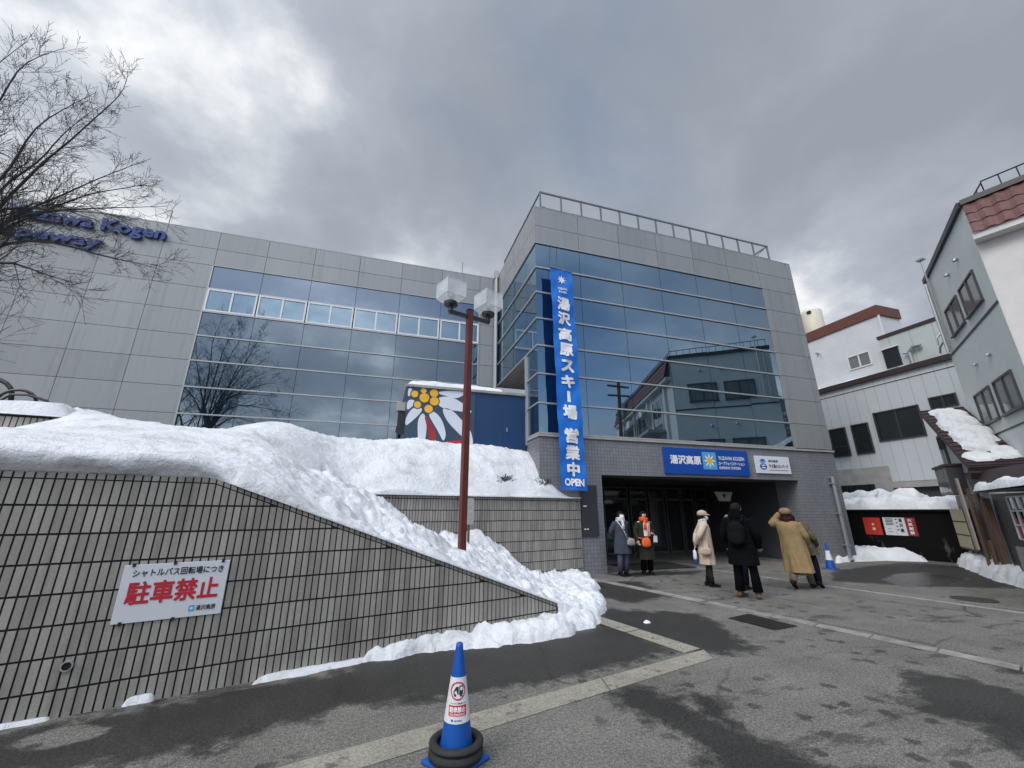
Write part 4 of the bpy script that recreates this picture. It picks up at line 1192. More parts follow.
def cone_body(name, loc, label, h=.7, ring_=True, rot=0, group=None, detail=True):
    root = empty(name, loc, label, 'traffic cone', group)
    c = Vector(loc); k = h / .7
    q = MB(); q.lathe([(.120 * k, .025 * k), (.116 * k, .05 * k), (.026 * k, .675 * k), (.023 * k, .695 * k), (.012 * k, .702 * k)], c, 'cone', 28)
    b = q.build('cone_body', root, smooth=True)
    q = MB(); T = Matrix.Translation(c) @ Matrix.Rotation(rot, 4, 'Z'); q.box(-.165 * k, .165 * k, -.165 * k, .165 * k, .0, .028 * k, 'cone', T); q.build('base_plate', root, bevel=.012 * k)
    rad = lambda z: (.116 + (z / k - .05) / .625 * (.026 - .116)) * k
    q = MB(); z0, z1 = .245 * k, .5 * k
    q.lathe([(rad(z0) + .002, z0), (rad(z1) + .002, z1)], c, 'cone_sleeve', 32, close=False); sl = q.build('sleeve', root, smooth=True)
    if ring_:
        q = MB(); P = []
        for i in range(13):
            a = 2 * math.pi * i / 12; P.append((.155 * k + .030 * k * math.cos(a), .062 * k + .036 * k * math.sin(a)))
        q.lathe(P, c, 'rubber', 36, close=False)
        P = []
        for i in range(13):
            a = 2 * math.pi * i / 12; P.append((.156 * k + .028 * k * math.cos(a), .115 * k + .022 * k * math.sin(a)))
        q.lathe(P, c, 'rubber', 36, close=False)
        q.build('weight_ring', root, smooth=True)
    if detail:
        q = MB(); fa = math.atan2(-c.y, -c.x)            # the printed side faces the viewer
        def cyl(x, z, l):                                   # x metres round the cone
            r = rad(z) + .0035 + l; a = fa + x / max(rad(z), .03)
            return c + Vector((r * math.cos(a), r * math.sin(a), z))
        def cpoly(pts, m, l=0, fs=None):
            q.add([cyl(x, z, l) for x, z in pts], fs or [list(range(len(pts)))], m)
        def ringp(cx, cz, r0, r1, m, l, n=28):
            pts = [(cx + r * math.cos(2 * math.pi * i / n), cz + r * math.sin(2 * math.pi * i / n)) for r in (r0, r1) for i in range(n)]
            cpoly(pts, m, l, [(i, (i + 1) % n, n + (i + 1) % n, n + i) for i in range(n)])
        def ctext(s, x0, x1, z0, z1, m, l, bold):
            vs, fs = text_geo(s, bold); xs = [v[0] for v in vs]; ys = [v[1] for v in vs]
            q.add([cyl(x0 + (x - min(xs)) / (max(xs) - min(xs)) * (x1 - x0), z0 + (y - min(ys)) / (max(ys) - min(ys)) * (z1 - z0), l + .0001 * k) for x, y, k in vs], fs, m)
        cz = .425
        # vehicle pictogram, then the red ring and bar over it
        cpoly([(-.030, cz - .02), (.004, cz - .02), (.004, cz + .024), (-.012, cz + .024), (-.030, cz - .002)], 'black_ink', 0)
        cpoly([(.008, cz - .02), (.034, cz - .02), (.034, cz + .03), (.008, cz + .03)], 'black_ink', 0)
        cpoly([(.013, cz + .004), (.029, cz + .004), (.029, cz + .022), (.013, cz + .022)], 'cone_sleeve', .0005)
        for w in (-.018, .02): cpoly([(w + .008 * math.cos(a), cz - .024 + .008 * math.sin(a)) for a in [i * .6283 for i in range(10)]], 'black_ink', .0005)
        ringp(0, cz, .044, .052, 'red_ink', .001)
        cpoly([(-.036, cz + .030), (-.030, cz + .036), (.036, cz - .030), (.030, cz - .036)], 'red_ink', .001)
        n = 10; x0, x1 = -.062, .062
        pts = [(x0 + (x1 - x0) * i / n, z) for z in (.287, .345) for i in range(n + 1)]
        cpoly(pts, 'red_ink', 0, [(i, i + 1, n + 2 + i, n + 1 + i) for i in range(n)])
        ctext('駐車禁止', -.054, .054, .307, .338, 'white', .0008, .04); ctext('NO PARKING', -.05, .05, .291, .302, 'white', .0008, .02)
        ctext('シャトルバス回転場につき', -.052, .052, .353, .361, 'black_ink', .0005, .01)
        cpoly([(-.04, .258), (-.028, .258), (-.028, .27), (-.04, .27)], 'sign_blue', 0); ctext('湯沢高原', -.02, .03, .26, .268, 'sign_blue', .0005, .01)
        q.build('printed_sign', sl)
    return root


cone_body('traffic_cone', (.652, 3.32, 0), 'large blue no parking cone with a black rubber weight ring, nearest the camera', rot=R(35))
cone_body('traffic_cone', (12.72, 9.55, 0), 'small blue and white cone by the snow heap beside the station corner', rot=R(20), detail=False, ring_=False)
cone_body('traffic_cone', (10.0, 11.6, 0), 'blue cone half hidden in the dark entrance behind the woman in the cap', h=.9, rot=R(10), detail=False, ring_=False)

# iron covers
q = MB(); P = [Vector((5.38, 5.85, .006)), Vector((5.92, 5.98, .006)), Vector((5.98, 5.16, .006)), Vector((5.48, 5.1, .006))]
a, b, c, d = P; q.quad(d, c, b, a, 'grate')
for i in range(1, 12):
    t = i / 12; p0, p1 = a.lerp(d, t), b.lerp(c, t); e = (d - a) * .018
    q.add([p0 - e + Vector((0, 0, .004)), p1 - e + Vector((0, 0, .004)), p1 + e + Vector((0, 0, .004)), p0 + e + Vector((0, 0, .004))], [(3, 2, 1, 0)], 'black')
tag(q.build('drain_grate', origin=(5.7, 5.5, 0)), 'rusty rectangular drain grating set in the asphalt', 'drain grate')
q = MB(); q.lathe([(.33, .006), (.32, .010), (.27, .010), (.26, .007), (.1, .007)], (10.96, 5.6, 0), 'manhole', 28)
tag(q.build('manhole_cover', origin=(10.96, 5.6, 0)), 'round iron manhole cover in the wet road near the puddle', 'manhole cover')
# black tubes sticking out of the far left snow
q = MB()
q.tube([(-9.6, 12.9, 3.6)] + [(-9.25 + .48 * math.cos(a), 12.9, 4.2 + .5 * math.sin(a)) for a in [math.pi * (1 - i / 10) for i in range(11)]] + [(-8.77, 12.9, 3.6)], .05, 'black', 8)
rk = q.build('tube_rack', origin=(-9.2, 12.9, 3.6)); tag(rk, 'black bent tubes poking out of the snow at the far left', 'rack')
q = MB(); q.tube([(-8.95, 12.8, 4.0)] + [(-8.6 + .38 * math.cos(a), 12.8, 4.1 + .34 * math.sin(a)) for a in [math.pi * (1 - i / 10) for i in range(11)]], .035, 'black', 8); q.build('low_tube', rk)
q = MB(); q.tube([(-8.9, 12.75, 4.1), (-8.7, 12.75, 4.3), (-8.4, 12.75, 4.32), (-8.0, 12.75, 4.2), (-7.8, 12.75, 4.0)], .03, 'black', 8); q.build('low_tube', rk)
roof_snow('wall_snow', 'thick smooth snow slab on the short tiled wall at far left', frame((-6.9, 7.2, 2.88), (1, .1, 0)), -4, 2.55, -.06, 1.2, .22, 8, .2, cat='snow cover', edge=.2)
#RIGHT
# ================================================================== RIGHT SIDE: NEIGHBOURING BUILDINGS
CA = R(37); CD = Vector((math.cos(CA), math.sin(CA), 0)); CN = Vector((-math.sin(CA), math.cos(CA), 0)); CP = Vector((13.8, 4.88, 0))
C2 = Vector((.334, -.943, 0)).normalized(); C2N = Vector((-C2.y, C2.x, 0)) * -1       # street front direction; outward normal
if C2N.x > 0: C2N = -C2N
def cst(s, t, z): return CP + CD * s + CN * t + Vector((0, 0, z))
hotel = empty('apartment_building', CP, 'three storey pale green building with a red tile eaves band at right edge', 'building')
FC = frame(CP, -CD)                                   # looking at the side wall: local x = -s, y into the wall
HS = 4.5
q = MB()
foot = [CP + C2 * 13, CP, CP + CD * HS, CP + CD * HS - CN * 11]
q.prism([p + Vector((0, 0, 0)) for p in foot], (0, 0, 9.16), 'greenwall'); q.build('wall', hotel)
q = MB(); q.prism([CP + C2N * .012 + C2 * .02, CP + C2N * .012 + C2 * 13, CP + C2 * 13 - C2N * .05, CP + C2 * .02 - C2N * .05], (0, 0, 8.0), 'whitewall'); q.build('front_wall', hotel)
q = MB()
e = .07
q.prism([CP + CN * e + C2N * e, CP + CD * (HS + .05) + CN * e, CP + CD * (HS + .05) - CN * .2, CP - CN * .2 + C2N * e], (0, 0, .16), 'black')
for i in range(len(q.v)): q.v[i] = (q.v[i][0], q.v[i][1], q.v[i][2] + 9.12)
q2 = [CP + C2N * .16, CP + C2 * 13 + C2N * .16, CP + C2 * 13 - C2N * .3, CP - C2N * .3]
q.prism([p + Vector((0, 0, 9.14)) for p in q2], (0, 0, .14), 'black'); q.build('roof_edge', hotel)
q = MB(); n = 260; rows = 3
for r in range(rows):
    zt, zb = 9.14 - .31 * r, 9.14 - .31 * (r + 1) - .03
    ot, ob = .10 + .09 * r + .00, .10 + .09 * (r + 1) + .03
    vs = []
    for i in range(n + 1):
        x = .02 + 12.9 * i / n; wv = .022 * math.sin(x / .26 * 2 * math.pi)
        for z, o in ((zt, ot), ((zt + zb) / 2, (ot + ob) / 2), (zb + wv * .7, ob), (zb + wv * .7 + .004, ob - .05)):
            vs.append(CP + C2 * x + C2N * (o + wv * .8) + Vector((0, 0, z)))
    fs = [(i * 4 + k, i * 4 + k + 1, i * 4 + k + 5, i * 4 + k + 4) for i in range(n) for k in range(3)]
    q.add(vs, fs, 'rooftile')
tb = q.build('tiled_eaves', hotel)
q = MB(); q.prism([CP + C2 * .0 + C2N * .34 + Vector((0, 0, 8.02)), CP + C2 * 12.9 + C2N * .34 + Vector((0, 0, 8.02)), CP + C2 * 12.9 + Vector((0, 0, 8.02)), CP + Vector((0, 0, 8.02))], (0, 0, .16), 'whitewall'); q.build('soffit', hotel)
q = MB()
for x in (1.0, 4.2, 7.4, 10.6):
    q = MB(); q.prism([CP + C2 * x + C2N * .16, CP + C2 * (x + .22) + C2N * .16, CP + C2 * (x + .22) + C2N * .01, CP + C2 * x + C2N * .01], (0, 0, 8.01), 'whitewall'); q.build('pilaster', hotel)
def chotel_win(s0, s1, z0, z1, bars=True):
    q = MB(); T = FC; f = .05
    x0, x1 = -s1, -s0
    for a, b, c, d in ((x0, x1, z0, z0 + f), (x0, x1, z1 - f, z1), (x0, x0 + f, z0 + f, z1 - f), (x1 - f, x1, z0 + f, z1 - f), ((x0 + x1) / 2 - .03, (x0 + x1) / 2 + .03, z0 + f, z1 - f)):
        q.box(a, b, -.04, .02, c, d, 'alu_dark', T)
    w = q.build('window', hotel)
    xm = (x0 + x1) / 2
    for a, b, m in ((x0 + f, xm - .03, 'greyblind'), (xm + .03, x1 - f, 'greyblind')):
        q = MB(); q.box(a, b, -.012, .01, z0 + f, z1 - f, m, T); q.build('pane', w)
    q = MB(); q.box(x0 - .03, x1 + .03, -.08, -.001, z0 - .04, z0, 'alu_dark', T); q.build('sill', w)
for s0, s1, z0, z1 in ((.70, 2.02, 6.80, 7.68), (2.33, 3.63, 6.80, 7.68), (.68, 2.0, 3.98, 4.89), (2.32, 3.66, 3.98, 4.89), (.68, 2.0, 1.2, 2.1)): chotel_win(s0, s1, z0, z1)
q = MB(); q.box(-HS, 0, -.02, -.001, 6.40, 6.46, 'darkbrown', FC); q.build('seam_strip', hotel)
q = MB(); q.box(-HS, 0, -.015, -.001, 3.62, 3.66, 'darkbrown', FC); q.build('seam_strip', hotel)
for s_, z in ((1.35, 8.35), (2.3, 8.35), (1.5, 5.55), (2.6, 5.6)):
    q = MB(); c = FC @ Vector((-s_, -.06, z)); q.tube([FC @ Vector((-s_, .0, z)), FC @ Vector((-s_, -.05, z)), FC @ Vector((-s_, -.09, z - .05))], [.05, .06, .045], 'steel', 12); q.build('vent_cap', hotel, smooth=False)
q = MB(); q.tube([cst(HS - .55, .08, 6.6), cst(HS - .55, .08, 9.75)], .03, 'steel', 7); q.box(-.1, .1, -.1, .1, 0, .06, 'steel', Matrix.Translation(cst(HS - .55, .08, 9.75)))
q.tube([cst(HS - .3, .1, 6.5), cst(HS - .3, .1, 8.9)], .045, 'alu', 8); q.tube([cst(HS - .3, .1, 7.2), cst(HS - .3, .26, 7.0), cst(HS - .3, .26, 6.8)], .03, 'steel', 6)
q.tube([cst(HS - .3, .1, 6.9), cst(HS - .1, .2, 6.75), cst(HS + .05, .2, 6.6)], .03, 'steel', 6); q.build('pipe_stack', hotel)
q = MB()
def railrun(q, a, b, z0, h, step, m='rail'):
    a = Vector(a); b = Vector(b); L = (b - a).length; n = max(1, int(L / step))
    for i in range(n + 1):
        p = a.lerp(b, i / n); q.tube([p + Vector((0, 0, z0)), p + Vector((0, 0, z0 + h))], .014, m, 4)
    for hh in (h, h * .12): q.tube([a + Vector((0, 0, z0 + hh)), b + Vector((0, 0, z0 + hh))], .02, m, 5)
railrun(q, CP + C2 * .45 - C2N * .25, CP + C2 * 12.8 - C2N * .25, 9.28, .5, .3, 'black'); railrun(q, CP + C2 * .45 - C2N * .25, CP + CD * HS - CN * .3, 9.28, .45, .3, 'black'); q.build('roof_railing', hotel)
# balconies and windows of the street front (seen mirrored in the station glass)
for x in (1.6, 4.8, 8.0):
    for z in (2.9, 5.6):
        T = frame(CP + C2 * x + C2N * .012, C2 if C2.cross(C2N).z > 0 else -C2)
        sg_ = 1 if C2.cross(C2N).z > 0 else -1
        def bx(q, a, b, o0, o1, z0, z1, m):
            P = [CP + C2 * (x + a) + C2N * o0, CP + C2 * (x + b) + C2N * o0, CP + C2 * (x + b) + C2N * o1, CP + C2 * (x + a) + C2N * o1]
            q.prism([p + Vector((0, 0, z0)) for p in P], (0, 0, z1 - z0), m)
        q = MB(); bx(q, 0, 2.2, .0, 1.0, z, z + .14, 'concrete_wall'); bl = q.build('balcony', hotel)
        q = MB(); railrun(q, CP + C2 * x + C2N * .97, CP + C2 * (x + 2.2) + C2N * .97, z + .14, .95, .14, 'black'); q.build('railing', bl)
        q = MB(); bx(q, .3, 1.9, .015, .05, z + .16, z + 2.0, 'darkglass'); wn = q.build('balcony_window', hotel)
        q = MB(); bx(q, .25, .3, .012, .08, z + .16, z + 2.05, 'white_frame'); bx(q, 1.9, 1.95, .012, .08, z + .16, z + 2.05, 'white_frame'); bx(q, 1.08, 1.12, .05, .07, z + .16, z + 2.0, 'white_frame'); q.build('frame', wn)
        q = MB(); bx(q, 2.25, 2.9, .3, .62, z + 1.3, z + 1.85, 'white'); q.build('air_conditioner', hotel)

# building B: pale board-clad block facing the road
XB = 21.0
annex = empty('house_block', (XB, 12, 0), 'wide pale grey board-clad block with dark parapet between station and green building', 'building')
q = MB(); q.box(XB, XB + 8, 8.6, 17, 2.8, 7.3, 'siding'); q.build('wall', annex)
q = MB(); q.box(XB + .12, XB + 8, 8.6, 12.27, 0, 2.79, 'inner'); q.build('undercroft', annex)
q = MB(); q.box(XB - .06, XB + 7.9, 12.28, 16.9, 0, 3.48, 'concrete_wall'); q.build('base_wall', annex)
q = MB(); q.box(XB - .10, XB - .04, 12.95, 14.6, 1.9, 2.75, 'darkglass'); bw = q.build('window', annex)
q = MB()
for i in range(8): q.box(XB - .15, XB - .12, 13.0 + .22 * i, 13.02 + .22 * i, 1.95, 2.7, 'black')
q.build('bars', bw)
q = MB(); q.box(XB - .14, XB + .3, 8.5, 17, 7.30, 7.52, 'darkbrown'); q.build('parapet', annex)
q = MB(); q.box(XB - .012, XB - .001, 8.6, 17, 7.0, 7.03, 'darkbrown'); q.build('seam_strip', annex)
q = MB(); q.box(XB - .1, XB + .1, 10.6, 12.26, 2.55, 2.78, 'concrete_wall'); q.build('lintel', annex)
def bwin(y0, y1, z0, z1, split=True, x=XB, par=annex, fm='alu_dark', gm='darkglass', bars=False):
    q = MB(); f = .05
    q.box(x - .05, x + .02, y0, y1, z0, z0 + f, fm); q.box(x - .05, x + .02, y0, y1, z1 - f, z1, fm)
    q.box(x - .05, x + .02, y0, y0 + f, z0 + f, z1 - f, fm); q.box(x - .05, x + .02, y1 - f, y1, z0 + f, z1 - f, fm)
    if split: q.box(x - .04, x + .02, (y0 + y1) / 2 - .03, (y0 + y1) / 2 + .03, z0 + f, z1 - f, fm)
    w = q.build('window', par)
    ym = (y0 + y1) / 2
    for a, b in (((y0 + f, ym - .03), (ym + .03, y1 - f)) if split else ((y0 + f, y1 - f),)):
        q = MB(); q.box(x - .012, x + .005, a, b, z0 + f, z1 - f, gm); q.build('pane', w)
    if bars:
        q = MB(); q.box(x - .22, x - .19, y0, y1, z0 + .44, z0 + .48, 'black'); q.box(x - .22, x - .19, y0, y1, z0 - .02, z0 + .02, 'black')
        for i in range(9): q.box(x - .215, x - .195, y0 + (y1 - y0 - .02) * i / 8, y0 + .02 + (y1 - y0 - .02) * i / 8, z0 + .02, z0 + .44, 'black')
        q.build('window_rail', w)
    return w
bwin(10.62, 12.34, 4.53, 5.83); bwin(13.62, 14.40, 4.08, 5.45, False, bars=True); bwin(12.62, 13.37, 4.09, 5.48, False); bwin(9.38, 10.25, 5.5, 6.0)
q = MB(); q.box(XB + .45, XB + 8, 9.45, 11.6, 7.53, 9.18, 'siding_d'); q.build('rear_wall', annex)
q = MB(); q.box(XB + .40, XB + 8, 9.4, 11.62, 9.18, 9.32, 'darkbrown'); q.build('rear_parapet', annex)
q = MB(); q.box(XB + .41, XB + .449, 10.95, 11.55, 7.75, 8.62, 'darkglass'); q.box(XB + .34, XB + .41, 10.9, 11.6, 8.62, 8.68, 'white_frame'); q.build('hatch', annex)
q = MB(); q.tube([(XB + .3, 10.55, 7.55), (XB + .3, 10.55, 8.15), (XB + .3, 10.35, 8.35), (XB + .3, 10.1, 8.3)], .08, 'steel', 10); q.tube([(XB + .3, 10.55, 8.1), (XB + .3, 10.75, 8.2)], .05, 'steel', 8); q.build('flue_pipe', annex)
q = MB(); q.tube([(XB + .2, 9.0, 7.5), (XB + .15, 9.0, 7.75), (XB + .0, 8.95, 7.95)], .05, 'black', 8); q.build('spout', annex)
roof_snow('roof_snow', 'thin snow along the roof edge of the pale board-clad block', Matrix.Translation((0, 0, 7.30)), XB + .16, XB + 1.0, 10.5, 16.9, .38, 13, .2, cat='snow cover', edge=.25)
house_a = empty('rooftop_house', (XB + 3, 13.5, 7.3), 'white plank-clad upper house with brown fascia rising behind the station corner', 'building')
XA = 22.0
q = MB(); q.box(XA, XA + 1.5, 11.62, 17, 7.3, 10.55, 'siding_h'); q.build('wall', house_a)
q = MB(); q.box(XA - .08, XA + 1.55, 11.55, 17, 10.55, 11.06, 'brown'); q.box(XA + 1.5, XA + 5, 13.5, 17, 7.3, 11.05, 'siding_h'); q.build('fascia', house_a)
bwin(12.36, 13.38, 8.32, 9.02, True, XA, house_a, 'white_frame', 'greyblind')
q = MB(); q.box(XA - .06, XA + .0, 11.56, 11.62, 7.3, 10.55, 'white_frame'); q.build('corner_trim', house_a)
q = MB(); q.tube([(XA - .01, 14.7, 9.75), (XA - .16, 14.7, 9.72)], .05, 'steel', 8); q.tube([(XA - .08, 14.55, 9.7), (XA - .08, 14.55, 9.4)], .015, 'steel', 5); q.build('wall_vent', house_a)
q = MB(); q.lathe([(.50, 0), (.52, .05), (.52, 2.0), (.47, 2.1), (.2, 2.16), (.02, 2.17)], (24, 15.9, 11.06), 'tank', 28)
tk = q.build('water_tank', origin=(24, 15.9, 11.06), smooth=True); tag(tk, 'cream cylindrical water tank on the roof beside the station corner', 'water tank')
q = MB(); q.box(23.45, 23.62, 15.6, 15.8, 12.85, 13.0, 'black'); q.build('valve', tk)
# black shed by the road
shed = empty('shed', (18.0, 11, 0), 'low black-walled shed by the road with posters on its side', 'shed')
q = MB(); q.box(18.0, 19.6, 9.1, 13.2, 0, 1.60, 'blackwood'); q.build('wall', shed)
q = MB(); q.box(17.9, 19.7, 9.0, 13.3, 1.60, 1.66, 'black'); q.build('roof', shed)
FSH = frame((18.0, 0, 0), (0, -1, 0))
roof_snow('roof_snow', 'thick white snow slab on the black shed with the posters', Matrix.Translation((0, 0, 1.66)), 17.82, 19.75, 9.0, 13.3, .40, 15, .6, nx=26, ny=50, edge=.42)
def poster(name, label, y0, y1, z0, z1, m, fn=None):
    q = MB(); q.box(-y0, -y1, -.02, -.002, z0, z1, m, FSH)
    if fn: fn(q)
    return tag(q.build(name, origin=(18, (y0 + y1) / 2, z0)), label, 'poster')
PL = -.023
def f_red(q):
    star(q, FSH, -11.52, 1.13, .06, 'white', 6, .4, PL); text(q, '湯', FSH, -11.58, -11.46, .92, 1.02, 'white', .03, lift=PL)
def f_w1(q):
    for i in range(5): q.box(11.08 * -1, -10.84, PL, PL + .002, 1.32 - .05 * i, 1.345 - .05 * i, 'black_ink', FSH)
    for i in range(2): q.box(-11.05, -10.95 + .05 * i, PL, PL + .002, .98 - .1 * i, .995 - .1 * i, 'black_ink', FSH)
def f_w2(q):
    for i in range(3): text(q, '湯沢高'[i], FSH, -10.66, -10.55, 1.22 - .17 * i, 1.35 - .17 * i, 'black_ink', .04, lift=PL)
    for i in range(4): q.box(-10.76, -10.70, PL, PL + .002, 1.30 - .12 * i, 1.34 - .12 * i, 'black_ink', FSH)
def f_m(q):
    for i in range(4): text(q, '火気厳禁'[i], FSH, -10.39, -10.25, 1.24 - .14 * i, 1.35 - .14 * i, 'white', .03, lift=PL)
poster('poster', 'plain red poster with small white marks, leftmost on the black shed', 11.84, 11.26, .76, 1.37, 'sign_red', f_red)
poster('poster', 'white poster with lines of small print, right of the red one', 11.16, 10.80, .77, 1.38, 'sign_white', f_w1)
poster('poster', 'white poster with large black characters, left of the maroon one', 10.79, 10.47, .77, 1.38, 'sign_white', f_w2)
poster('poster', 'narrow maroon poster with white characters, rightmost on the black shed', 10.45, 10.16, .77, 1.38, 'sign_maroon', f_m)
# low concrete garden wall with a dark curved gap behind the shed
lw = MB(); lw.box(20.0, 20.25, 9.2, 15, 0, 2.05, 'concrete_wall'); lwo = lw.build('low_wall', origin=(20.1, 12, 0)); tag(lwo, 'low stained concrete wall half buried in snow behind the black shed', 'wall')
roof_snow('wall_snow', 'snow mound lying on the low concrete wall behind the shed', Matrix.Translation((0, 0, 2.05)), 19.8, 20.7, 10.9, 15, .30, 18, .9, nx=12, ny=36, cat='snow cover')
tag(snow_pile('snow_pile', [(19.65, 11.6), (19.98, 11.4), (19.98, 13.4), (19.65, 13.4)], 2.3, 20, 31, .22, .3), 'tall snow drift wedged between the shed and the low wall', 'snow pile')

# old house with maroon roof in front of the green building
old = empty('old_house', cst(3.2, .4, 0), 'small old timber house with steep maroon roof below the green building', 'house')
q = MB(); q.prism([cst(1.8, .02, 0), cst(4.95, .02, 0), cst(4.95, .02, 4.62), cst(4.85, .02, 4.66), cst(1.8, .02, 2.78)], CN * .78, 'siding_d'); q.build('wall', old)
q = MB(); q.prism([cst(1.9, .80, .0), cst(4.9, .80, 0), cst(4.9, .80, 2.05), cst(3.0, .80, 2.05), cst(1.9, .80, 1.9)], CN * .03, 'black'); q.build('open_front_shade', old)  # flat black sheet stands in for the shade inside the open front
sl = Vector((CD.x * 3.31, CD.y * 3.31, 2.06)); SLn = sl.length; sl.normalize(); SN = CN.cross(sl) * -1
if SN.z < 0: SN = -SN
RT = Matrix(((sl.x, CN.x, SN.x, 0), (sl.y, CN.y, SN.y, 0), (sl.z, CN.z, SN.z, 0), (0, 0, 0, 1)))
RT.translation = cst(1.59, 0, 2.74)
q = MB(); q.box(-.02, SLn + .05, .004, 1.05, -.14, 0, 'roof_maroon', RT)
for i in range(16): q.box(.1 + i * .25, .13 + i * .25, .01, 1.045, 0, .02, 'roof_maroon', RT)
q.build('roof', old)
q = MB(); q.box(-.08, -.021, -2.2, 1.07, -.2, -.02, 'darkbrown', RT); q.box(-.2, -.09, -2.2, 1.07, -.3, -.12, 'darkbrown', RT); q.build('gutter', old)
for a, b, c, d in ((4.86, 4.94, 2.7, 3.95), (4.35, 4.55, 2.85, 3.9)): pass
Fold = frame(cst(0, .8, 0), -CD)
q = MB(); q.box(-4.92, -4.30, -.05, -.001, 2.86, 3.92, 'alu_dark', Fold); w = q.build('window', old)
q = MB(); q.box(-4.88, -4.64, -.06, -.05, 2.92, 3.86, 'darkglass', Fold); q.box(-4.58, -4.34, -.06, -.05, 2.92, 3.86, 'darkglass', Fold); q.build('pane', w)
q = MB(); q.box(-4.7, -3.3, -.35, -.001, 2.08, 2.86, 'alu_dark', Fold); q.box(-4.75, -3.25, -.4, -.001, 2.86, 2.92, 'darkbrown', Fold); w = q.build('bay_window', old)
q = MB()
for i in range(4): q.box(-4.66 + .34 * i, -4.66 + .34 * i + .29, -.36, -.35, 2.14, 2.8, 'greyblind', Fold)
q.build('pane', w)
q = MB(); q.box(-5.35, -3.84, -.16, -.06, .5, 1.66, 'wood', Fold); st_ = q.build('shutter', old)
q = MB()
for i in range(3): q.box(-5.3, -3.92, -.175, -.16, .56 + .38 * i, .56 + .38 * i + .34, 'shoji', Fold)
q.build('panel', st_)
q = MB(); q.prism([Fold @ Vector(p) for p in ((-3.34, -.2, .6), (-3.10, -.2, .6), (-3.10, -.2, 2.5), (-3.34, -.2, 2.5))], CN * .04, 'wood_pale'); tag(q.build('plank', origin=cst(3.2, 1.0, .6)), 'long pale plank propped upright against the old house front', 'plank')
for i, (x, z0, z1, y, w_) in enumerate(((-2.86, 0, 2.2, -.12, .14), (-2.55, 0, 1.9, -.22, .10), (-2.3, 0, 2.1, -.08, .12), (-2.05, .3, .9, -.2, .16))):
    q = MB(); q.box(x, x + w_, y - .05, y, z0, z1, 'wood', Fold); q.build('timber_post', old)
q = MB(); q.box(-1.75, -1.62, -.2, -.1, .0, 1.9, 'brown', Fold); q.box(-1.6, -1.45, -.2, -.1, .0, 1.85, 'wood', Fold); q.build('painted_board', old)
# lean-to with its own low roof and a dark gridded window
lean = empty('lean_to', cst(0, .6, 0), 'dark lean-to beside the old house with white gridded window at right edge', 'shed')
q = MB(); q.prism([cst(-3.0, .02, 0), cst(1.35, .02, 0), cst(1.35, .02, 2.0), cst(-3.0, .02, 1.95)], CN * .86, 'black'); q.build('wall', lean)
q = MB(); q.prism([cst(3.1, .84, 2.58), cst(-3.2, .84, 2.42), cst(-3.2, 1.12, 1.97), cst(1.5, 1.12, 2.03)], (0, 0, .05), 'roof_maroon'); q.prism([cst(-3.2, .02, 1.98), cst(1.45, .02, 2.05), cst(1.45, .84, 2.05), cst(-3.2, .84, 1.98)], (0, 0, .04), 'roof_maroon'); q.build('roof', lean)
Fl = frame(cst(0, .88, 0), -CD)
q = MB(); x0, x1, z0, z1 = -.25, 1.2, 1.02, 1.9
q.box(x0, x1, -.02, -.001, z0, z1, 'darkglass', Fl); wn = q.build('window', lean)
q = MB()
for i in range(5): q.box(x0 + (x1 - x0) * i / 4 - .015, x0 + (x1 - x0) * i / 4 + .015, -.045, -.021, z0, z1, 'white_frame', Fl)
for i in range(4): q.box(x0, x1, -.043, -.023, z0 + (z1 - z0) * i / 3 - .013, z0 + (z1 - z0) * i / 3 + .013, 'white_frame', Fl)
q.build('frame', wn)
q = MB(); q.box(-.6, 1.9, -.06, -.02, .0, .85, 'concrete_wall', Fl); q.build('base_board', lean)
roof_snow('roof_snow', 'thick snow slab lying on the low lean-to roof at the right edge', Matrix(((-CD.x, CN.x, 0, cst(0, 0, 0).x), (-CD.y, CN.y, 0, cst(0, 0, 0).y), (0, 0, 1, 2.06), (0, 0, 0, 1))), -1.25, 3.0, .3, 1.2, .2, 25, .4, nx=40, ny=14, edge=.22)
for k, (a, b, c, d) in enumerate(((2.75, 3.8, .12, .84), (2.1, 2.95, .08, .92), (1.15, 2.2, .04, .86), (.68, 1.35, .2, .84), (.22, .58, .42, .98), (.2, .85, -.0, .42))):
    roof_snow('roof_snow', ('largest snow patch near the ridge of the maroon roof', 'snow patch overlapping just below the ridge on the maroon roof', 'wide snow patch in the middle of the maroon roof', 'snow patch low down the middle of the maroon roof', 'thin snow patch at the eaves corner of the maroon roof', 'snow patch at the eaves of the maroon roof beside the green wall')[k], RT @ Matrix.Translation((0, 0, .0 + .003 * k)), a - .1, b + .1, c - .05, d + .05, (.2, .19, .2, .16, .1, .14)[k], 40 + k * 3, .5, nx=40, ny=30, edge=.3, pillow=True)
# power pole behind the viewer (seen mirrored in the glass)
pp = empty('power_pole', (16.2, -4, 0), 'wooden power pole on the street, seen mirrored in the station glass', 'utility pole')
q = MB(); q.tube([(16.2, -4, 0), (16.2, -4, 10.8)], [.17, .12], 'wood', 10); q.build('pole', pp)
for z in (10.3, 9.6): q = MB(); q.box(15.3, 17.1, -4.06, -3.94, z, z + .12, 'wood'); q.build('crossarm', pp)
q = MB(); q.lathe([(.25, 0), (.27, .1), (.27, .8), (.2, .9)], (16.5, -4, 8.2), 'steel', 14); q.build('transformer', pp)
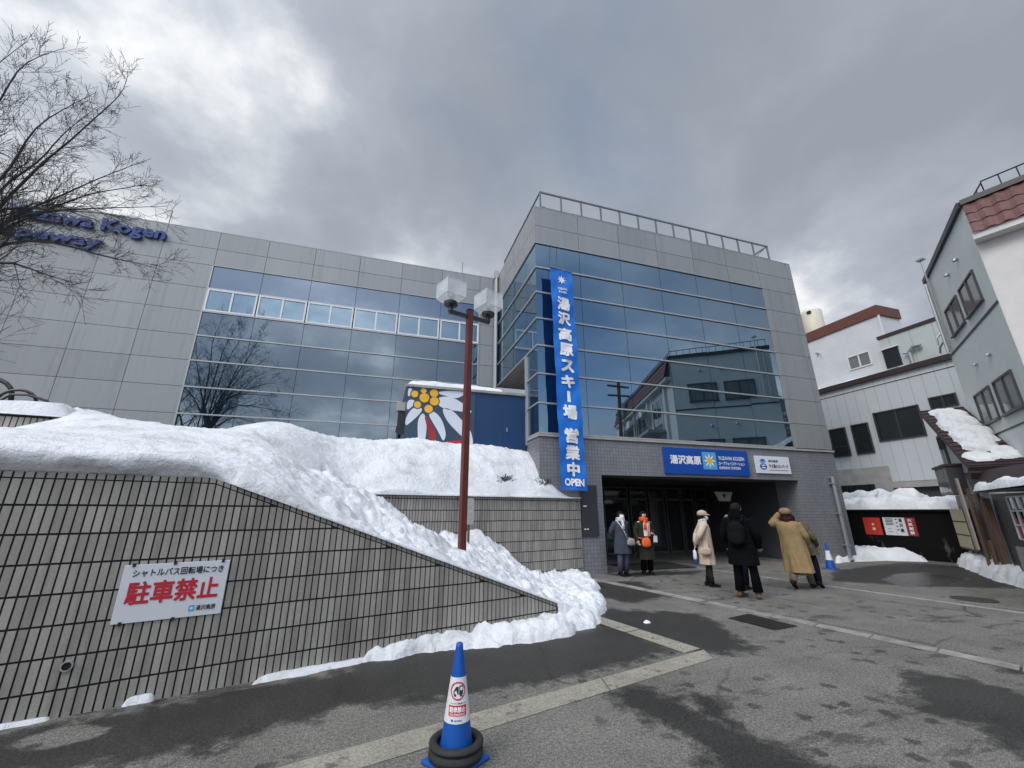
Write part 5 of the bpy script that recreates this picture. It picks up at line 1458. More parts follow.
#TREES
# ================================================================== BARE TREES
def twig(mb, p, d, L, r, depth, rng, up=.04, spread=1.0):
    """one limb and everything that grows from it"""
    n = max(3, int(L / .22)) if depth > 1 else 3
    pts = [p.copy()]; rad = [r]; d = d.normalized()
    for i in range(n):
        d = (d + Vector((rng.gauss(0, .10), rng.gauss(0, .10), rng.gauss(up, .09)))).normalized()
        p = p + d * (L / n); pts.append(p.copy()); rad.append(max(.0028, r * (1 - .72 * (i + 1) / n)))
    mb.tube(pts, rad, 'bark', 6 if r > .05 else (4 if r > .015 else 3), cap=False)
    if depth <= 0: return
    k = max(2, int((3.6 + depth * .8) * (.75 + .5 * rng.random())))
    for j in range(k):
        t = .22 + .75 * (j + rng.random() * .8) / k
        i = min(n - 1, int(t * n)); q = pts[i].lerp(pts[i + 1], t * n - i)
        dd = (pts[i + 1] - pts[i]).normalized()
        ax = dd.cross(Vector((rng.gauss(0, 1), rng.gauss(0, 1), rng.gauss(0, 1)))).normalized()
        nd = Matrix.Rotation(rng.uniform(.45, .95) * spread, 3, ax) @ dd
        twig(mb, q, nd, L * rng.uniform(.38, .60), max(.0028, rad[i] * rng.uniform(.42, .6)), depth - 1, rng, up, spread)


def limb(mb, pts, r0, depth, rng, dens=1.0):
    """a main limb along given points, with side branches"""
    P = [Vector(p) for p in pts]; fine = []
    for a, b in zip(P[:-1], P[1:]):
        m = max(2, int((b - a).length / .3))
        for i in range(m): fine.append(a.lerp(b, i / m) + Vector((rng.gauss(0, .02), rng.gauss(0, .05), rng.gauss(0, .02))))
    fine.append(P[-1]); n = len(fine)
    # round the corners
    for _ in range(2): fine = [fine[0]] + [(fine[i - 1] + fine[i] * 2 + fine[i + 1]) / 4 for i in range(1, n - 1)] + [fine[-1]]
    rad = [max(.004, r0 * (1 - .93 * (i / (n - 1)) ** .8)) for i in range(n)]
    mb.tube(fine, rad, 'bark', 6, cap=False)
    L = sum((b - a).length for a, b in zip(P[:-1], P[1:]))
    k = int(L * 4.2 * dens)
    for j in range(k):
        t = .12 + .86 * (j + rng.random()) / k; i = min(n - 2, int(t * (n - 1)))
        dd = (fine[i + 1] - fine[i]).normalized()
        ax = dd.cross(Vector((rng.gauss(0, 1), rng.gauss(0, 1), rng.gauss(0, 1)))).normalized()
        nd = Matrix.Rotation(rng.uniform(.4, .95), 3, ax) @ dd
        twig(mb, fine[i], nd, rng.uniform(.5, 1.25) * (1.1 - .55 * t), min(.011, max(.004, rad[i] * .45)), depth, rng)


rng = random.Random(11)
LT = [[(-7.7, 9, 5.25), (-7.31, 9, 7.13), (-6.8, 9, 8.62), (-6.16, 9, 10.52), (-6.24, 9, 11.1)], [(-7.67, 9, 5.16), (-7.21, 9.1, 6.77), (-6.27, 9.1, 7.77), (-5.25, 9.2, 8.44)],
      [(-7.64, 9, 5.06), (-7.1, 9.0, 6.4), (-6.25, 8.9, 6.48), (-4.42, 8.9, 6.17)], [(-8.0, 9, 5.99), (-7.89, 8.8, 9.16), (-7.58, 8.7, 10.67), (-7.15, 8.7, 10.95)],
      [(-7.82, 9, 5.42), (-7.53, 9.3, 7.89), (-7.17, 9.4, 9.42), (-6.8, 9.4, 10.26)], [(-7.64, 9, 5.06), (-6.91, 8.8, 5.97), (-6.05, 8.7, 5.69), (-5.61, 8.7, 5.61)],
      [(-7.88, 9, 5.61), (-7.27, 8.8, 7.49), (-7.0, 8.7, 9.08), (-6.39, 8.7, 9.99)], [(-7.64, 9, 5.06), (-7.21, 9, 6.77), (-6.03, 9, 7.46), (-4.79, 9, 7.76)],
      [(-8.06, 9, 6.18), (-8.33, 9, 9.65), (-8.27, 9, 10.52), (-8.0, 9, 11.2)], [(-7.7, 9, 5.3), (-7.1, 9.2, 7.3), (-6.1, 9.3, 8.5), (-5.5, 9.3, 9.1)], [(-7.7, 9, 5.3), (-7.25, 8.8, 7.0), (-6.4, 8.7, 7.05), (-5.2, 8.6, 7.1)],
      [(-7.6, 9, 5.1), (-8.4, 9.2, 6.6), (-9.4, 9.4, 7.6), (-10.6, 9.6, 8.6)], [(-7.7, 9, 5.3), (-8.6, 8.4, 7.4), (-9.3, 8.2, 9.3), (-9.6, 8.2, 10.8)]]
t1 = empty('bare_tree', (-7.2, 9, 1.9), 'large leafless tree with fine dark twigs, before the lettering at upper left', 'tree')
mb = MB(); mb.tube([(-7.2, 9, 1.8), (-7.3, 9, 3.2), (-7.62, 9, 5.0), (-7.85, 9, 5.6), (-8.05, 9, 6.2)], [.24, .2, .17, .13, .09], 'bark', 10, cap=False); mb.build('trunk', t1, smooth=True)
mb = MB()
for i, l in enumerate(LT): limb(mb, l, .044, 2, rng, 1.4)
mb.build('crown', t1)
t0 = empty('bush', (-6.3, 8.6, 2.3), 'leafless low twigs rising from the snow at the left edge', 'bush')
mb = MB()
for l in ([(-7.0, 8.6, 2.2), (-6.8, 8.6, 4.0), (-6.45, 8.6, 5.0)], [(-7.0, 8.6, 2.2), (-6.9, 8.6, 3.8), (-6.2, 8.6, 4.6)]): limb(mb, l, .03, 1, rng, .9)
mb.build('twigs', t0)


def grown_tree(name, loc, h, seed, label, group=None):
    rr = random.Random(seed); root = empty(name, loc, label, 'tree', group)
    mb = MB(); b = Vector(loc); top = b + Vector((rr.uniform(-.3, .3), rr.uniform(-.3, .3), h * .4))
    mb.tube([b, b.lerp(top, .5), top], [h * .022, h * .018, h * .013], 'bark', 8, cap=False); mb.build('trunk', root, smooth=True)
    mb = MB()
    for i in range(9):
        a = i * 2.4 + rr.random(); t = rr.uniform(.55, 1.0)
        d = Vector((math.cos(a) * .7, math.sin(a) * .7, rr.uniform(.6, 1.3)))
        twig(mb, b.lerp(top, t), d, h * rr.uniform(.38, .52), h * .008, 3, rr, .05)
    mb.build('crown', root)
    return root


grown_tree('bare_tree', (-15.2, -8, 0), 14.5, 3, 'bare tree mirrored at the left end of the wing glass', None)
grown_tree('bare_tree', (-11.0, -14, 0), 11.5, 5, 'lower spreading bare tree mirrored further right in the wing glass', None)
# dry shrubs poking through the snow on the terrace
for k, (x, y, z, lab) in enumerate(((4.12, 10.25, 2.30, 'dark dry tuft poking out of the snow near the banner foot'), (2.9, 9.75, 2.32, 'small dark tuft in the snow left of the banner foot'))):
    mb = MB(); rr = random.Random(k)
    for i in range(46):
        d = Vector((rr.gauss(0, .5), rr.gauss(-.5, .3), rr.uniform(.1, .7))).normalized()
        p = Vector((x + rr.gauss(0, .10), y + rr.gauss(0, .05), z + rr.gauss(0, .03)))
        mb.tube([p, p + d * .10, p + d * .10 + Vector((d.x * .08, d.y * .08, .02))], [.008, .006, .003], 'evergreen', 3, cap=False)
    tag(mb.build('dry_shrub', origin=(x, y, z)), lab, 'shrub')
#PEOPLE
# ================================================================== PEOPLE
def skin_body(verts, edges, radii, root_i):
    me = bpy.data.meshes.new('figure'); me.from_pydata(verts, edges, [])
    o = bpy.data.objects.new('figure', me); COL.objects.link(o)
    sk = o.modifiers.new('skin', 'SKIN'); sk.use_smooth_shade = True
    for i, r in enumerate(radii):
        v = me.skin_vertices[0].data[i]; v.radius = r if isinstance(r, tuple) else (r, r); v.use_root = (i == root_i)
    ss = o.modifiers.new('subdivision', 'SUBSURF'); ss.levels = 2; ss.render_levels = 2
    bpy.context.view_layer.update()
    m2 = bpy.data.meshes.new_from_object(o.evaluated_get(bpy.context.evaluated_depsgraph_get()))
    V = [tuple(v.co) for v in m2.vertices]; F = [list(p.vertices) for p in m2.polygons]
    bpy.data.objects.remove(o); bpy.data.meshes.remove(me); bpy.data.meshes.remove(m2)
    return V, F


def hand(mb, w, d, side, m='skin', curl=.6):
    """palm, four bent fingers of unequal length and a thumb; w wrist, d direction of the forearm"""
    d = Vector(d).normalized(); r = d.cross(Vector((0, 1, 0)) if abs(d.y) < .8 else Vector((0, 0, 1))).normalized(); n = r.cross(d)
    w = Vector(w)
    mb.tube([w - d * .02, w + d * .03, w + d * .075, w + d * .085], [.024, .034, .036, .02], m, 8)
    for k, L in enumerate((.066, .078, .072, .056)):
        b = w + d * .078 + r * (-.026 + .0175 * k)
        p1 = b + (d + n * .25 * curl).normalized() * L * .5; p2 = p1 + (d + n * 1.2 * curl).normalized() * L * .5
        mb.tube([b, p1, p2], [.0095, .009, .007], m, 6)
    b = w + d * .03 + r * side * .03
    mb.tube([b, b + (d * .7 + r * side * .7).normalized() * .035, b + (d + r * side * .35 + n * .3).normalized() * .062], [.012, .010, .008], m, 6)


def loft(mb, rings, m, n=28, fold=.0, k=7, seed=0, cap_top=True, cap_bot=False, slit=None):
    """rings: (z, rx, ry, cx, cy, foldscale)"""
    vs = []; fs = []
    for z, rx, ry, cx, cy, fo in rings:
        for i in range(n):
            a = 2 * math.pi * i / n
            f = 1 + fo * fold * (math.sin(a * k + seed + z * 2.2) + .6 * math.sin(a * (k + 4) + seed * 2 - z * 3)) + .025 * mn.noise(Vector((math.cos(a) * 2 + seed, math.sin(a) * 2, z * 7)))
            vs.append((cx + rx * f * math.cos(a), cy + ry * f * math.sin(a), z))
    for j in range(len(rings) - 1):
        for i in range(n): fs.append((j * n + i, j * n + (i + 1) % n, (j + 1) * n + (i + 1) % n, (j + 1) * n + i))
    if cap_top: fs.append([(len(rings) - 1) * n + i for i in range(n)])
    if cap_bot: fs.append(list(range(n - 1, -1, -1)))
    mb.add(vs, fs, m)


def resample(rings, step=.03):
    out = []
    for a, b in zip(rings[:-1], rings[1:]):
        m = max(1, int(abs(b[0] - a[0]) / step))
        for i in range(m):
            t = i / m; out.append(tuple(x + (y - x) * t for x, y in zip(a, b)))
    return out + [rings[-1]]


def person(loc, face, h, label, P):
    """P: joints in body space (x right, y forward, z up, for a 1.70 m figure) plus clothing"""
    S = h / 1.70
    J = dict(hipL=(-.095, 0, .90), hipR=(.095, 0, .90), kneeL=(-.10, .02, .49), kneeR=(.10, .02, .49), ankL=(-.10, -.02, .09), ankR=(.10, -.02, .09),
             shL=(-.17, 0, 1.39), shR=(.17, 0, 1.39), elL=(-.25, -.03, 1.12), elR=(.25, -.03, 1.12), wrL=(-.25, .10, .88), wrR=(.25, .10, .88), head=(0, .025, 1.59))
    J.update(P.get('J', {}))
    J = {k: Vector(v) for k, v in J.items()}
    hd = J['head']
    toe = lambda a, ang=0: a + Vector((math.sin(ang) * .15, math.cos(ang) * .15, -.055))
    V = [(0, 0, .95), (0, 0, 1.10), (0, 0, 1.30), (0, .0, 1.42), tuple(hd + Vector((0, -.03, -.10))), tuple(hd + Vector((0, 0, -.02))), tuple(hd + Vector((0, -.005, .06)))]
    Rr = [(.13, .10), (.125, .095), (.15, .105), (.075, .07), (.055, .058), (.078, .092), (.066, .078)]
    E = [(0, 1), (1, 2), (2, 3), (3, 4), (4, 5), (5, 6)]
    reg = {}
    for sd in 'LR':
        b = len(V); V += [tuple(J['hip' + sd]), tuple(J['knee' + sd]), tuple(J['ank' + sd])]; Rr += [.092, .062, .046]
        E += [(0, b), (b, b + 1), (b + 1, b + 2)]
        c = len(V); V += [tuple(J['sh' + sd]), tuple(J['el' + sd]), tuple(J['wr' + sd])]; Rr += [.062, .047, .030]
        E += [(2, c), (c, c + 1), (c + 1, c + 2)]
    vs, fs = skin_body(V, E, Rr, 0)
    mb = MB(); mb.v = [tuple(v) for v in vs]
    top, low, arm = P['top'], P['legs'], P.get('sleeve', P['top'])
    segs = [(Vector(V[a]), Vector(V[b]), (a, b)) for a, b in E]
    for f in fs:
        c = sum((Vector(vs[i]) for i in f), Vector()) / len(f); best = None
        for a, b, e in segs:
            t = max(0, min(1, (c - a).dot(b - a) / (b - a).length_squared)); dd = (c - a.lerp(b, t)).length
            if best is None or dd < best[0]: best = (dd, e, t)
        e = best[1]; lo = min(e)
        if e in ((3, 4), (4, 5), (5, 6)): m = 'skin'
        elif e[1] in (7, 8, 9) or e[1] in (13, 14, 15): m = low
        elif e == (0, 1): m = low if c.z < 1.0 else top
        elif e[1] in (10, 11, 12, 16, 17, 18) and e[0] != 2: m = arm
        else: m = top
        mb.f.append(f); mb.mi.append(mb.mi_(m))
    # feet
    for sd in 'LR':
        a = J['ank' + sd]; fy = P.get('foot' + sd, 0.0); pitch = P.get('pitch' + sd, 0.0)
        d = Vector((math.sin(fy) * math.cos(pitch), math.cos(fy) * math.cos(pitch), -math.sin(pitch))); u = Vector((math.sin(fy) * math.sin(pitch), math.cos(fy) * math.sin(pitch), math.cos(pitch))); r = d.cross(u)
        secs = [(-.075, .034, .030, .0), (-.05, .042, .045, .012), (.0, .044, .052, .02), (.07, .047, .036, .004), (.13, .045, .028, -.006), (.17, .030, .018, -.014), (.18, .01, .008, -.018)]
        n = 12; pts = []
        for t, w_, h_, o_ in secs:
            cc = a + d * t + u * (o_ - .04)
            for i in range(n):
                q = 2 * math.pi * i / n; pts.append(cc + r * w_ * math.cos(q) + u * max(-.048 - (o_ - .0), h_ * math.sin(q)))
        fcs = [(j * n + i, j * n + (i + 1) % n, (j + 1) * n + (i + 1) % n, (j + 1) * n + i) for j in range(len(secs) - 1) for i in range(n)] + [list(range(n - 1, -1, -1)), [(len(secs) - 1) * n + i for i in range(n)]]
        mb.add(pts, fcs, P['shoes'])
        mb.tube([a + Vector((0, 0, -.03)), a + (J['knee' + sd] - a) * P.get('boot', .12)], [.05, .056], P['shoes'], 10)
        if P.get('hem', True): mb.tube([a + (J['knee' + sd] - a) * .06, J['knee' + sd], J['knee' + sd].lerp(J['hip' + sd], .8)], [P.get('hemw', .066), .075, .098], low, 12)
        if P.get('hand' + sd, True): hand(mb, J['wr' + sd], J['wr' + sd] - J['el' + sd], -1 if sd == 'L' else 1, P.get('glove', 'skin'))
    # face
    Hy = Matrix.Translation(hd) @ Matrix.Rotation(P.get('turn', 0), 4, 'Z') @ Matrix.Rotation(P.get('nod', 0), 4, 'X')
    X = lambda p: Hy @ Vector(p)
    mb.tube([X((0, .085, .012)), X((0, .107, -.022)), X((0, .098, -.034))], [.009, .014, .008], 'skin', 7)
    for sx in (-1, 1):
        mb.ball((0, 0, 0), (.012, .006, .007), 'white', 8, 6, Matrix.Translation(X((sx * .032, .083, .012))))
        mb.ball((0, 0, 0), (.006, .006, .006), 'hair', 8, 6, Matrix.Translation(X((sx * .032, .087, .012))))
        mb.tube([X((sx * .018, .089, .032)), X((sx * .048, .080, .030))], [.004, .003], 'hair', 5)
        mb.ball((0, 0, 0), (.010, .020, .030), 'skin', 8, 6, Hy @ Matrix.Translation((sx * .080, -.005, 0)))
    mb.tube([X((-.024, .084, -.058)), X((0, .092, -.058)), X((.024, .084, -.058))], [.003, .006, .003], 'red_ink', 5)
    Tm = Matrix.Translation(loc) @ Matrix.Rotation(face, 4, 'Z') @ Matrix.Scale(S, 4)
    lean = P.get('lean')
    if lean: Tm = Tm @ Matrix(((1, 0, lean, 0), (0, 1, 0, 0), (0, 0, 1, 0), (0, 0, 0, 1)))
    def place(b, name, parent=None, smooth_=True):
        b.v = [tuple(Tm @ Vector(v)) for v in b.v]
        return b.build(name, parent, smooth=smooth_, origin=None if parent else loc)
    body = place(mb, 'person'); tag(body, label, 'person')
    # coat: shoulders to hem, then sleeves
    c = P.get('coat')
    if c:
        q = MB(); hem, wd = c['hem'], c.get('w', 1.0)
        rings = [(hem, .235 * wd, .19 * wd, 0, c.get('sway', 0), 1), (hem + .25, .215 * wd, .17 * wd, 0, c.get('sway', 0) * .5, .7), (.98, .195 * wd, .155 * wd, 0, 0, .4), (1.12, .19 * wd, .145 * wd, 0, 0, .25), (1.28, .205 * wd, .145 * wd, 0, 0, .15), (1.37, .20 * wd, .125 * wd, 0, -.005, .1), (1.425, .15 * wd, .105, 0, -.01, .05), (1.455, .085, .085, 0, -.005, 0), (1.49, .078, .08, 0, .0, 0)]
        rings = resample(rings)
        if c.get('quilt'): rings = [(z, rx * (1 + .035 * abs(math.sin(z * math.pi / .085)) - .015), ry * (1 + .035 * abs(math.sin(z * math.pi / .085)) - .015), cx, cy, fo * .3) for z, rx, ry, cx, cy, fo in rings]
        loft(q, rings, c['m'], 36, c.get('fold', .05), 6, P.get('seed', 1), cap_top=True)
        for sd in 'LR':
            a, e_, w_ = J['sh' + sd], J['el' + sd], J['wr' + sd]
            pts = []; rr = []
            for t in [i / 8 for i in range(9)]: pts.append(a.lerp(e_, t)); rr.append(.088 - .018 * t)
            for t in [i / 8 for i in range(1, 9)]: pts.append(e_.lerp(w_, t)); rr.append(.070 - .014 * t)
            for _ in range(2): pts = [pts[0]] + [(pts[i - 1] + 2 * pts[i] + pts[i + 1]) / 4 for i in range(1, len(pts) - 1)] + [pts[-1]]
            sc = c.get('sleevew', 1.0)
            rr = [r_ * sc * (1 + .05 * math.sin(i * 2.1 + P.get('seed', 1))) for i, r_ in enumerate(rr)]
            q.tube(pts, rr, c['m'], 14)
        ct = place(q, 'coat', body)
        if c.get('open'):
            q = MB(); z0, z1, m = c['open']
            vs = []; fs = []
            for j in range(9):
                z = z0 + (z1 - z0) * j / 8
                for i in range(7):
                    a = R(90 - 26 + 52 * i / 6); vs.append((.212 * wd * math.cos(a), .166 * wd * math.sin(a) + .004, z))
            fs = [(j * 7 + i, j * 7 + i + 1, (j + 1) * 7 + i + 1, (j + 1) * 7 + i) for j in range(8) for i in range(6)]
            q.add(vs, fs, m); place(q, 'sweater', body)
        if c.get('slit'):
            q = MB(); z0, z1, m = c['slit']
            q.add([(-.06, -.20 * wd - .02, z0), (.07, -.20 * wd - .02, z0), (.0, -.175 * wd - .012, z1)], [(0, 1, 2)], m); place(q, 'skirt', body)
    if P.get('skirt'):
        q = MB(); z0, z1, w_, m = P['skirt']; loft(q, resample([(z0, w_ * 1.15, w_, 0, 0, 1), (z1, w_ * .9, w_ * .8, 0, 0, .3)]), m, 28, .07, 8, 3); place(q, 'skirt', body)
    # hair
    hr = P.get('hair')
    if hr:
        q = MB(); vs = []; n, kk = 22, 14
        drop = hr.get('drop', .06)
        for i in range(kk + 1):
            t = math.pi * (.02 + .62 * i / kk)
            for j in range(n):
                a = 2 * math.pi * j / n
                back = -math.sin(a)                       # +1 behind
                x, y, z = .094 * math.sin(t) * math.cos(a), -.012 + .108 * math.sin(t) * math.sin(a), .012 + .108 * math.cos(t)
                if t > 1.2:
                    z -= drop * max(0, back + .35) * (t - 1.2) / .75
                    if back < -.42: z = max(z, .058)
                w_ = 1 + .05 * mn.noise(Vector((x * 40, y * 40, z * 20)))
                vs.append(X((x * w_, y * w_, z)))
        fs = [(i * n + j, i * n + (j + 1) % n, (i + 1) * n + (j + 1) % n, (i + 1) * n + j) for i in range(kk) for j in range(n)] + [list(range(n))]
        q.add(vs, fs, hr['m']); place(q, 'hair', body)
    if P.get('mask'):
        q = MB(); vs = []
        for i in range(6):
            for j in range(9):
                a = R(90 - 62 + 124 * j / 8); z = -.086 + .082 * i / 5; b_ = 1 + .10 * math.sin(math.pi * i / 5)
                vs.append(X((.082 * math.cos(a) * b_, .005 + .092 * math.sin(a) * b_ + .012 * max(0, math.sin(a) - .8) * 4, z)))
        q.add(vs, [(i * 9 + j, i * 9 + j + 1, (i + 1) * 9 + j + 1, (i + 1) * 9 + j) for i in range(5) for j in range(8)], 'mask'); place(q, 'face_mask', body)
    if P.get('cap'):
        q = MB(); m = P['cap']
        q.ball((0, 0, 0), (.104, .118, .088), m, 20, 10, Hy @ Matrix.Translation((0, -.012, .052)))
        vs = [X((.088 * math.cos(a), .085 * math.sin(a) + .012, .048)) for a in [R(15 + 150 * i / 10) for i in range(11)]] + [X((.092 * math.cos(a), .165 * math.sin(a) + .016, .028)) for a in [R(15 + 150 * i / 10) for i in range(11)]]
        q.add(vs, [(i, i + 1, 12 + i, 11 + i) for i in range(10)], m); q.add([v + Vector((0, 0, -.008)) for v in vs], [(i, 11 + i, 12 + i, i + 1) for i in range(10)], m); place(q, 'cap', body)
    if P.get('fur'):
        q = MB(); rr = random.Random(4)
        q.lathe([(.112, -.02), (.124, .02), (.122, .06), (.10, .10), (.05, .125), (.004, .13)], (0, 0, 0), P['fur'], 24); q.v = [tuple(X((x * (1 + .06 * rr.random()), y * 1.08 * (1 + .06 * rr.random()) - .008, z + .02))) for x, y, z in q.v]; place(q, 'hat', body)
    if P.get('scarf'):
        q = MB(); m, w_ = P['scarf']
        for k in range(2):
            q.tube([(.092 * math.cos(a) * w_, .004 + .098 * math.sin(a) * w_, 1.445 + .045 * k + .015 * math.sin(a * 2 + k)) for a in [2 * math.pi * i / 16 for i in range(17)]], [.038 * w_] * 17, m, 8, cap=False)
        if P.get('scarf_tail'):
            q.tube([(.03, .13, 1.44), (.045, .175, 1.33), (.05, .18, P['scarf_tail'])], [.035, .04, .045], m, 8)
        place(q, 'scarf', body)
    if P.get('hood'):
        q = MB(); m, fm = P['hood']
        vs = []; n = 18
        for i in range(8):
            t = i / 7
            for j in range(n):
                a = 2 * math.pi * j / n; vs.append((.115 * math.cos(a) * (1 - .15 * t), -.06 + .10 * math.sin(a) * (1 - .1 * t) - .02 * t, 1.42 + .12 * t + .05 * math.sin(a) * -1 * t))
        q.add(vs, [(i * n + j, i * n + (j + 1) % n, (i + 1) * n + (j + 1) % n, (i + 1) * n + j) for i in range(7) for j in range(n)], m)
        if fm: q.tube([(.11 * math.cos(a), -.07 + .10 * math.sin(a), 1.55 - .045 * math.sin(a)) for a in [2 * math.pi * j / 20 for j in range(21)]], .028, fm, 7, cap=False)
        place(q, 'hood', body)
    return body, Tm


def put(Tm, q, name, label, cat, smooth_=True):
    q.v = [tuple(Tm @ Vector(v)) for v in q.v]
    c = sum((Vector(v) for v in q.v), Vector()) / len(q.v)
    return tag(q.build(name, smooth=smooth_, origin=c), label, cat)


def bag_shape(q, c, w, h, d, m, tilt=0):
    """soft pouch: rounded in every direction, fuller at the bottom"""
    n, k = 20, 10; vs = []
    for i in range(k + 1):
        t = i / k; z = -h / 2 + h * t; f = (1 - abs(2 * t - 1) ** 3.2) ** .45 * (1.08 - .22 * t)
        for j in range(n):
            a = 2 * math.pi * j / n; ca, sa = math.cos(a), math.sin(a)
            vs.append(Vector((c[0] + w / 2 * f * math.copysign(abs(ca) ** .55, ca), c[1] + d / 2 * max(f, .25) * math.copysign(abs(sa) ** .8, sa), c[2] + z)))
    q.add(vs, [(i * n + j, i * n + (j + 1) % n, (i + 1) * n + (j + 1) % n, (i + 1) * n + j) for i in range(k) for j in range(n)] + [list(range(n - 1, -1, -1)), [k * n + j for j in range(n)]], m)


CAMDIR = lambda x, y: math.atan2(-y, -x) - math.pi / 2        # facing angle that looks at the viewer
# woman 1: slate coat, hands behind her back
L1 = (6.28, 10.22, 0)
b1, T1 = person(L1, CAMDIR(*L1[:2]) + R(38), 1.60, 'person in a long slate coat with grey shoulder bag, hands behind the back', dict(
    top='coat_slate', legs='jeans_grey', shoes='boots_black', hemw=.08, seed=2, turn=R(8), nod=R(8), glove='skin',
    J=dict(elL=(-.27, -.12, 1.15), elR=(.27, -.12, 1.15), wrL=(-.07, -.20, .98), wrR=(.07, -.21, .97)), coat=dict(m='coat_slate', hem=.58, w=1.04, fold=.08),
    hair=dict(m='hair', drop=.12), mask=True, scarf=('scarf_white', 1.0), scarf_tail=1.22))
q = MB(); bag_shape(q, (-.17, .20, .88), .26, .21, .11, 'bag_grey'); q.tube([(-.06, .20, .96), (.03, .19, 1.15), (.13, .12, 1.36), (.15, .0, 1.46), (.1, -.14, 1.36), (-.1, -.19, 1.1), (-.28, -.02, .97), (-.27, .18, .95)], .012, 'scarf_white', 6)
put(T1, q, 'shoulder_bag', 'grey crossbody bag on the person in the slate coat', 'bag')
# woman 2: dark green coat, orange scarf
L2 = (7.02, 10.25, 0)
b2, T2 = person(L2, CAMDIR(*L2[:2]) + R(28), 1.60, 'person in a dark green coat with bright orange scarf and white sweater', dict(
    top='knit_white', sleeve='coat_dark_green', legs='trousers_black', shoes='boots_black', hemw=.085, seed=5, turn=R(14), nod=R(10),
    J=dict(elR=(.28, -.02, 1.13), elL=(-.29, -.04, 1.15), wrR=(.27, .10, .90), wrL=(-.13, .20, 1.10)), coat=dict(m='coat_dark_green', hem=.40, w=1.08, fold=.09, open=(1.02, 1.38, 'knit_white')),
    hair=dict(m='hair', drop=.10), scarf=('scarf_orange', 1.0), scarf_tail=1.2))
q = MB(); bag_shape(q, (.08, .22, .86), .27, .27, .11, 'bag_orange'); q.tube([(.02, .22, .98), (-.03, .215, 1.15), (-.07, .16, 1.36), (-.11, .0, 1.47), (.0, -.16, 1.3), (.2, -.14, 1.1), (.26, .1, .98), (.18, .22, .96)], .016, 'bag_orange', 6)
put(T2, q, 'shoulder_bag', 'orange shoulder bag hanging in front of the dark green coat', 'bag')
q = MB(); q.box(-.26, -.15, .22, .24, .86, 1.03, 'bag_white'); q.tube([(-.20, .23, 1.03), (-.18, .21, 1.1)], .008, 'bag_white', 5)
put(T2, q, 'paper_pouch', 'small white pouch held by the person with the orange scarf', 'pouch', False)
# woman 3: beige coat and cap, facing right
L3 = (7.22, 8.22, 0)
b3, T3 = person(L3, R(-122), 1.60, 'person in a beige coat and beige cap with white mask, seen from the side', dict(
    top='coat_beige', legs='tights', shoes='boots_black', boot=.34, hem=False, seed=8, turn=R(-4),
    J=dict(elL=(-.27, -.14, 1.15), elR=(.27, -.15, 1.15), wrL=(-.06, -.21, .98), wrR=(.07, -.22, .96), kneeL=(-.08, .02, .49), kneeR=(.08, .02, .49), ankL=(-.08, -.04, .09), ankR=(.08, .03, .09)),
    coat=dict(m='coat_beige', hem=.50, w=1.02, fold=.06), hair=dict(m='hair', drop=.05), mask=True, cap='cap_beige', scarf=('scarf_white', .76)))
q = MB(); bag_shape(q, (.27, -.06, .80), .12, .19, .27, 'bag_beige'); q.tube([(.27, .04, .88), (.24, .02, 1.1), (.17, .0, 1.42), (.2, -.1, 1.2), (.27, -.16, .88)], .012, 'bag_beige', 6)
put(T3, q, 'shoulder_bag', 'beige shoulder bag at the side of the person in the beige cap', 'bag')
q = MB(); bag_shape(q, (.12, -.28, .70), .20, .24, .08, 'bag_white'); q.tube([(.08, -.28, .81), (.09, -.24, .93), (.15, -.28, .81)], .007, 'bag_white', 5)
put(T3, q, 'carrier_bag', 'white carrier bag held behind the person in the beige cap', 'bag')
# person 5 stands beyond the black coat
L5 = (7.62, 7.72, 0)
b5, T5 = person(L5, R(-80), 1.60, 'person in a navy jacket mostly hidden behind the black padded coat', dict(
    top='coat_navy', legs='trousers_navy', shoes='boots_black', seed=3, J=dict(elL=(-.25, .02, 1.12), elR=(.27, .0, 1.12), wrL=(-.24, .14, .92), wrR=(.25, .12, .90)),
    coat=dict(m='coat_navy', hem=.80, w=1.05, fold=.03), hair=dict(m='hair', drop=.05), hood=('coat_navy', 'hood_fur')))
q = MB(); bag_shape(q, (-.30, .14, .78), .13, .26, .22, 'backpack_black'); q.tube([(-.3, .08, .9), (-.25, .14, .97), (-.3, .2, .9)], .012, 'scarf_white', 5)
put(T5, q, 'hand_bag', 'dark handbag seen between the beige coat and the black coat', 'bag')
# person 4: long black padded coat, backpack, seen from behind
L4 = (7.0, 6.98, 0)
b4, T4 = person(L4, CAMDIR(*L4[:2]) + R(180 - 14), 1.76, 'person in a long black padded coat with backpack, seen from behind', dict(
    top='coat_black', legs='trousers_black', shoes='shoes_brown', hemw=.088, seed=6, turn=R(-30), footL=R(20), footR=R(-14),
    J=dict(elL=(-.29, .0, 1.12), elR=(.30, .0, 1.12), wrL=(-.26, .14, .88), wrR=(.26, .16, .9), kneeL=(-.12, .02, .49), kneeR=(.14, .03, .49), ankL=(-.13, -.02, .09), ankR=(.17, -.01, .09)),
    coat=dict(m='coat_black', hem=.58, w=1.14, fold=.05, quilt=True, sleevew=1.15), hair=dict(m='hair', drop=.05), hood=('coat_black', None)))
q = MB(); bag_shape(q, (0, -.235, 1.15), .32, .46, .17, 'backpack_black'); bag_shape(q, (0, -.315, 1.06), .25, .22, .07, 'backpack_black')
for sx in (-.11, .11): q.tube([(sx, -.2, 1.34), (sx * 1.1, -.1, 1.47), (sx * 1.2, .1, 1.42), (sx * 1.35, .15, 1.2), (sx * 1.5, -.1, 1.0), (sx, -.2, .98)], .02, 'backpack_black', 6)
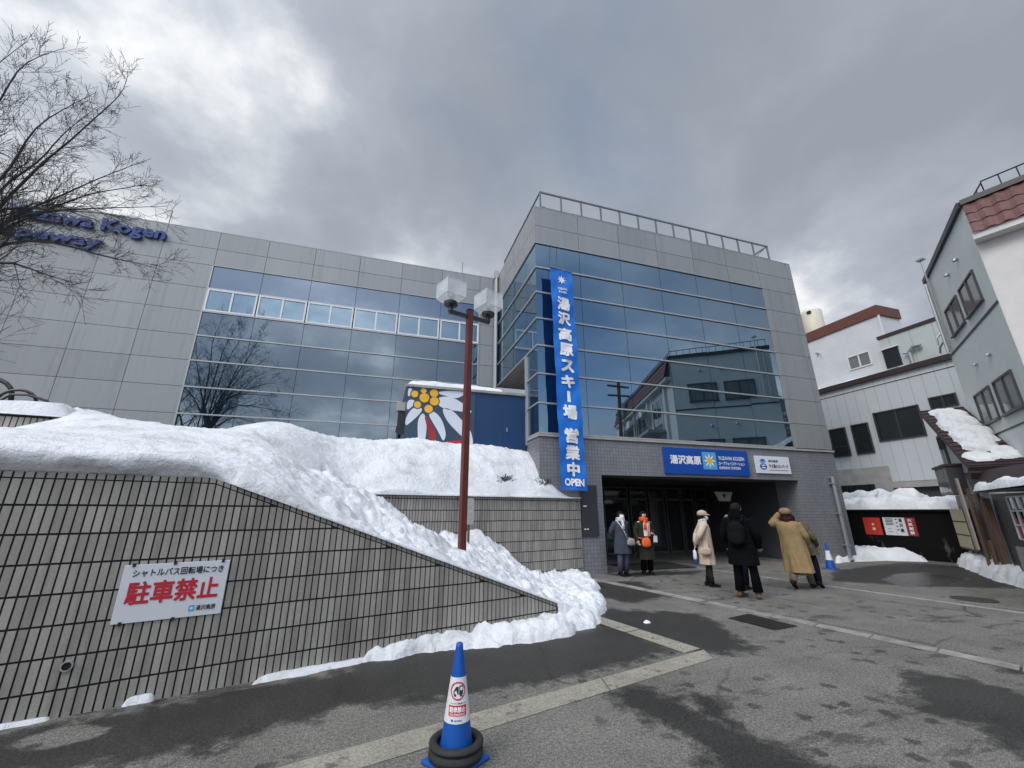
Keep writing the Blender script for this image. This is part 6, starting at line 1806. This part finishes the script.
q.tube([(-.03, -.24, 1.37), (0, -.25, 1.42), (.03, -.24, 1.37)], .009, 'backpack_black', 5)
put(T4, q, 'backpack', 'black backpack worn over the long black padded coat', 'backpack')
# person 7 walks beyond the tan coat
L7 = (9.50, 7.46, 0)
b7, T7 = person(L7, R(-70), 1.56, 'person in a mottled olive jacket mostly hidden behind the tan coat', dict(lean=-.20, 
    top='coat_olive', legs='trousers_navy', shoes='boots_black', seed=9, J=dict(head=(-.06, .06, 1.57), kneeL=(-.09, .12, .50), kneeR=(.09, .0, .49), ankL=(-.09, .20, .09), ankR=(.10, -.24, .13), elR=(.29, -.02, 1.12), wrR=(.24, .14, .95)), pitchR=R(24),
    coat=dict(m='coat_olive', hem=.72, w=1.1, fold=.04), hair=dict(m='hair', drop=.05)))
# person 6: tan coat, arm raised to the hat, walking away
L6 = (8.92, 7.36, 0)
b6, T6 = person(L6, R(-66), 1.64, 'person in a long tan coat and fur hat walking with one hand raised', dict(lean=-.07, 
    top='coat_tan', legs='skirt_pattern', shoes='boots_black', boot=.30, seed=4, turn=R(0), hemw=.075, pitchL=R(28),
    J=dict(elL=(-.37, .06, 1.36), wrL=(-.17, .16, 1.60), elR=(.28, .02, 1.13), wrR=(.24, .18, .96), kneeL=(-.09, .0, .50), ankL=(-.10, -.32, .16), kneeR=(.09, .18, .50), ankR=(.10, .26, .09)),
    coat=dict(m='coat_tan', hem=.36, w=1.24, fold=.10, sway=-.05, sleevew=1.12, slit=(.355, .78, 'skirt_pattern')), skirt=(.30, .8, .19, 'skirt_pattern'), hair=dict(m='hair_red', drop=.16), fur='fur_hat', scarf=('hair_red', 1.0)))
# kinds that come more than once
for o in SC.objects:
    if o.parent is None and 'label' in o.keys():
        b = o.name.split('.')[0]
        g = {'poster': 'posters on the black shed', 'traffic_cone': 'blue traffic cones', 'retaining_wall': 'tiled retaining walls', 'bare_tree': 'leafless trees', 'roof_snow': 'snow lying on roofs',
             'snow_pile': 'snow heaps on the ground', 'person': 'people outside the entrance', 'shop_sign': 'signs over the entrance', 'dry_shrub': 'dry tufts in the snow'}.get(b)
        if g: o['group'] = g
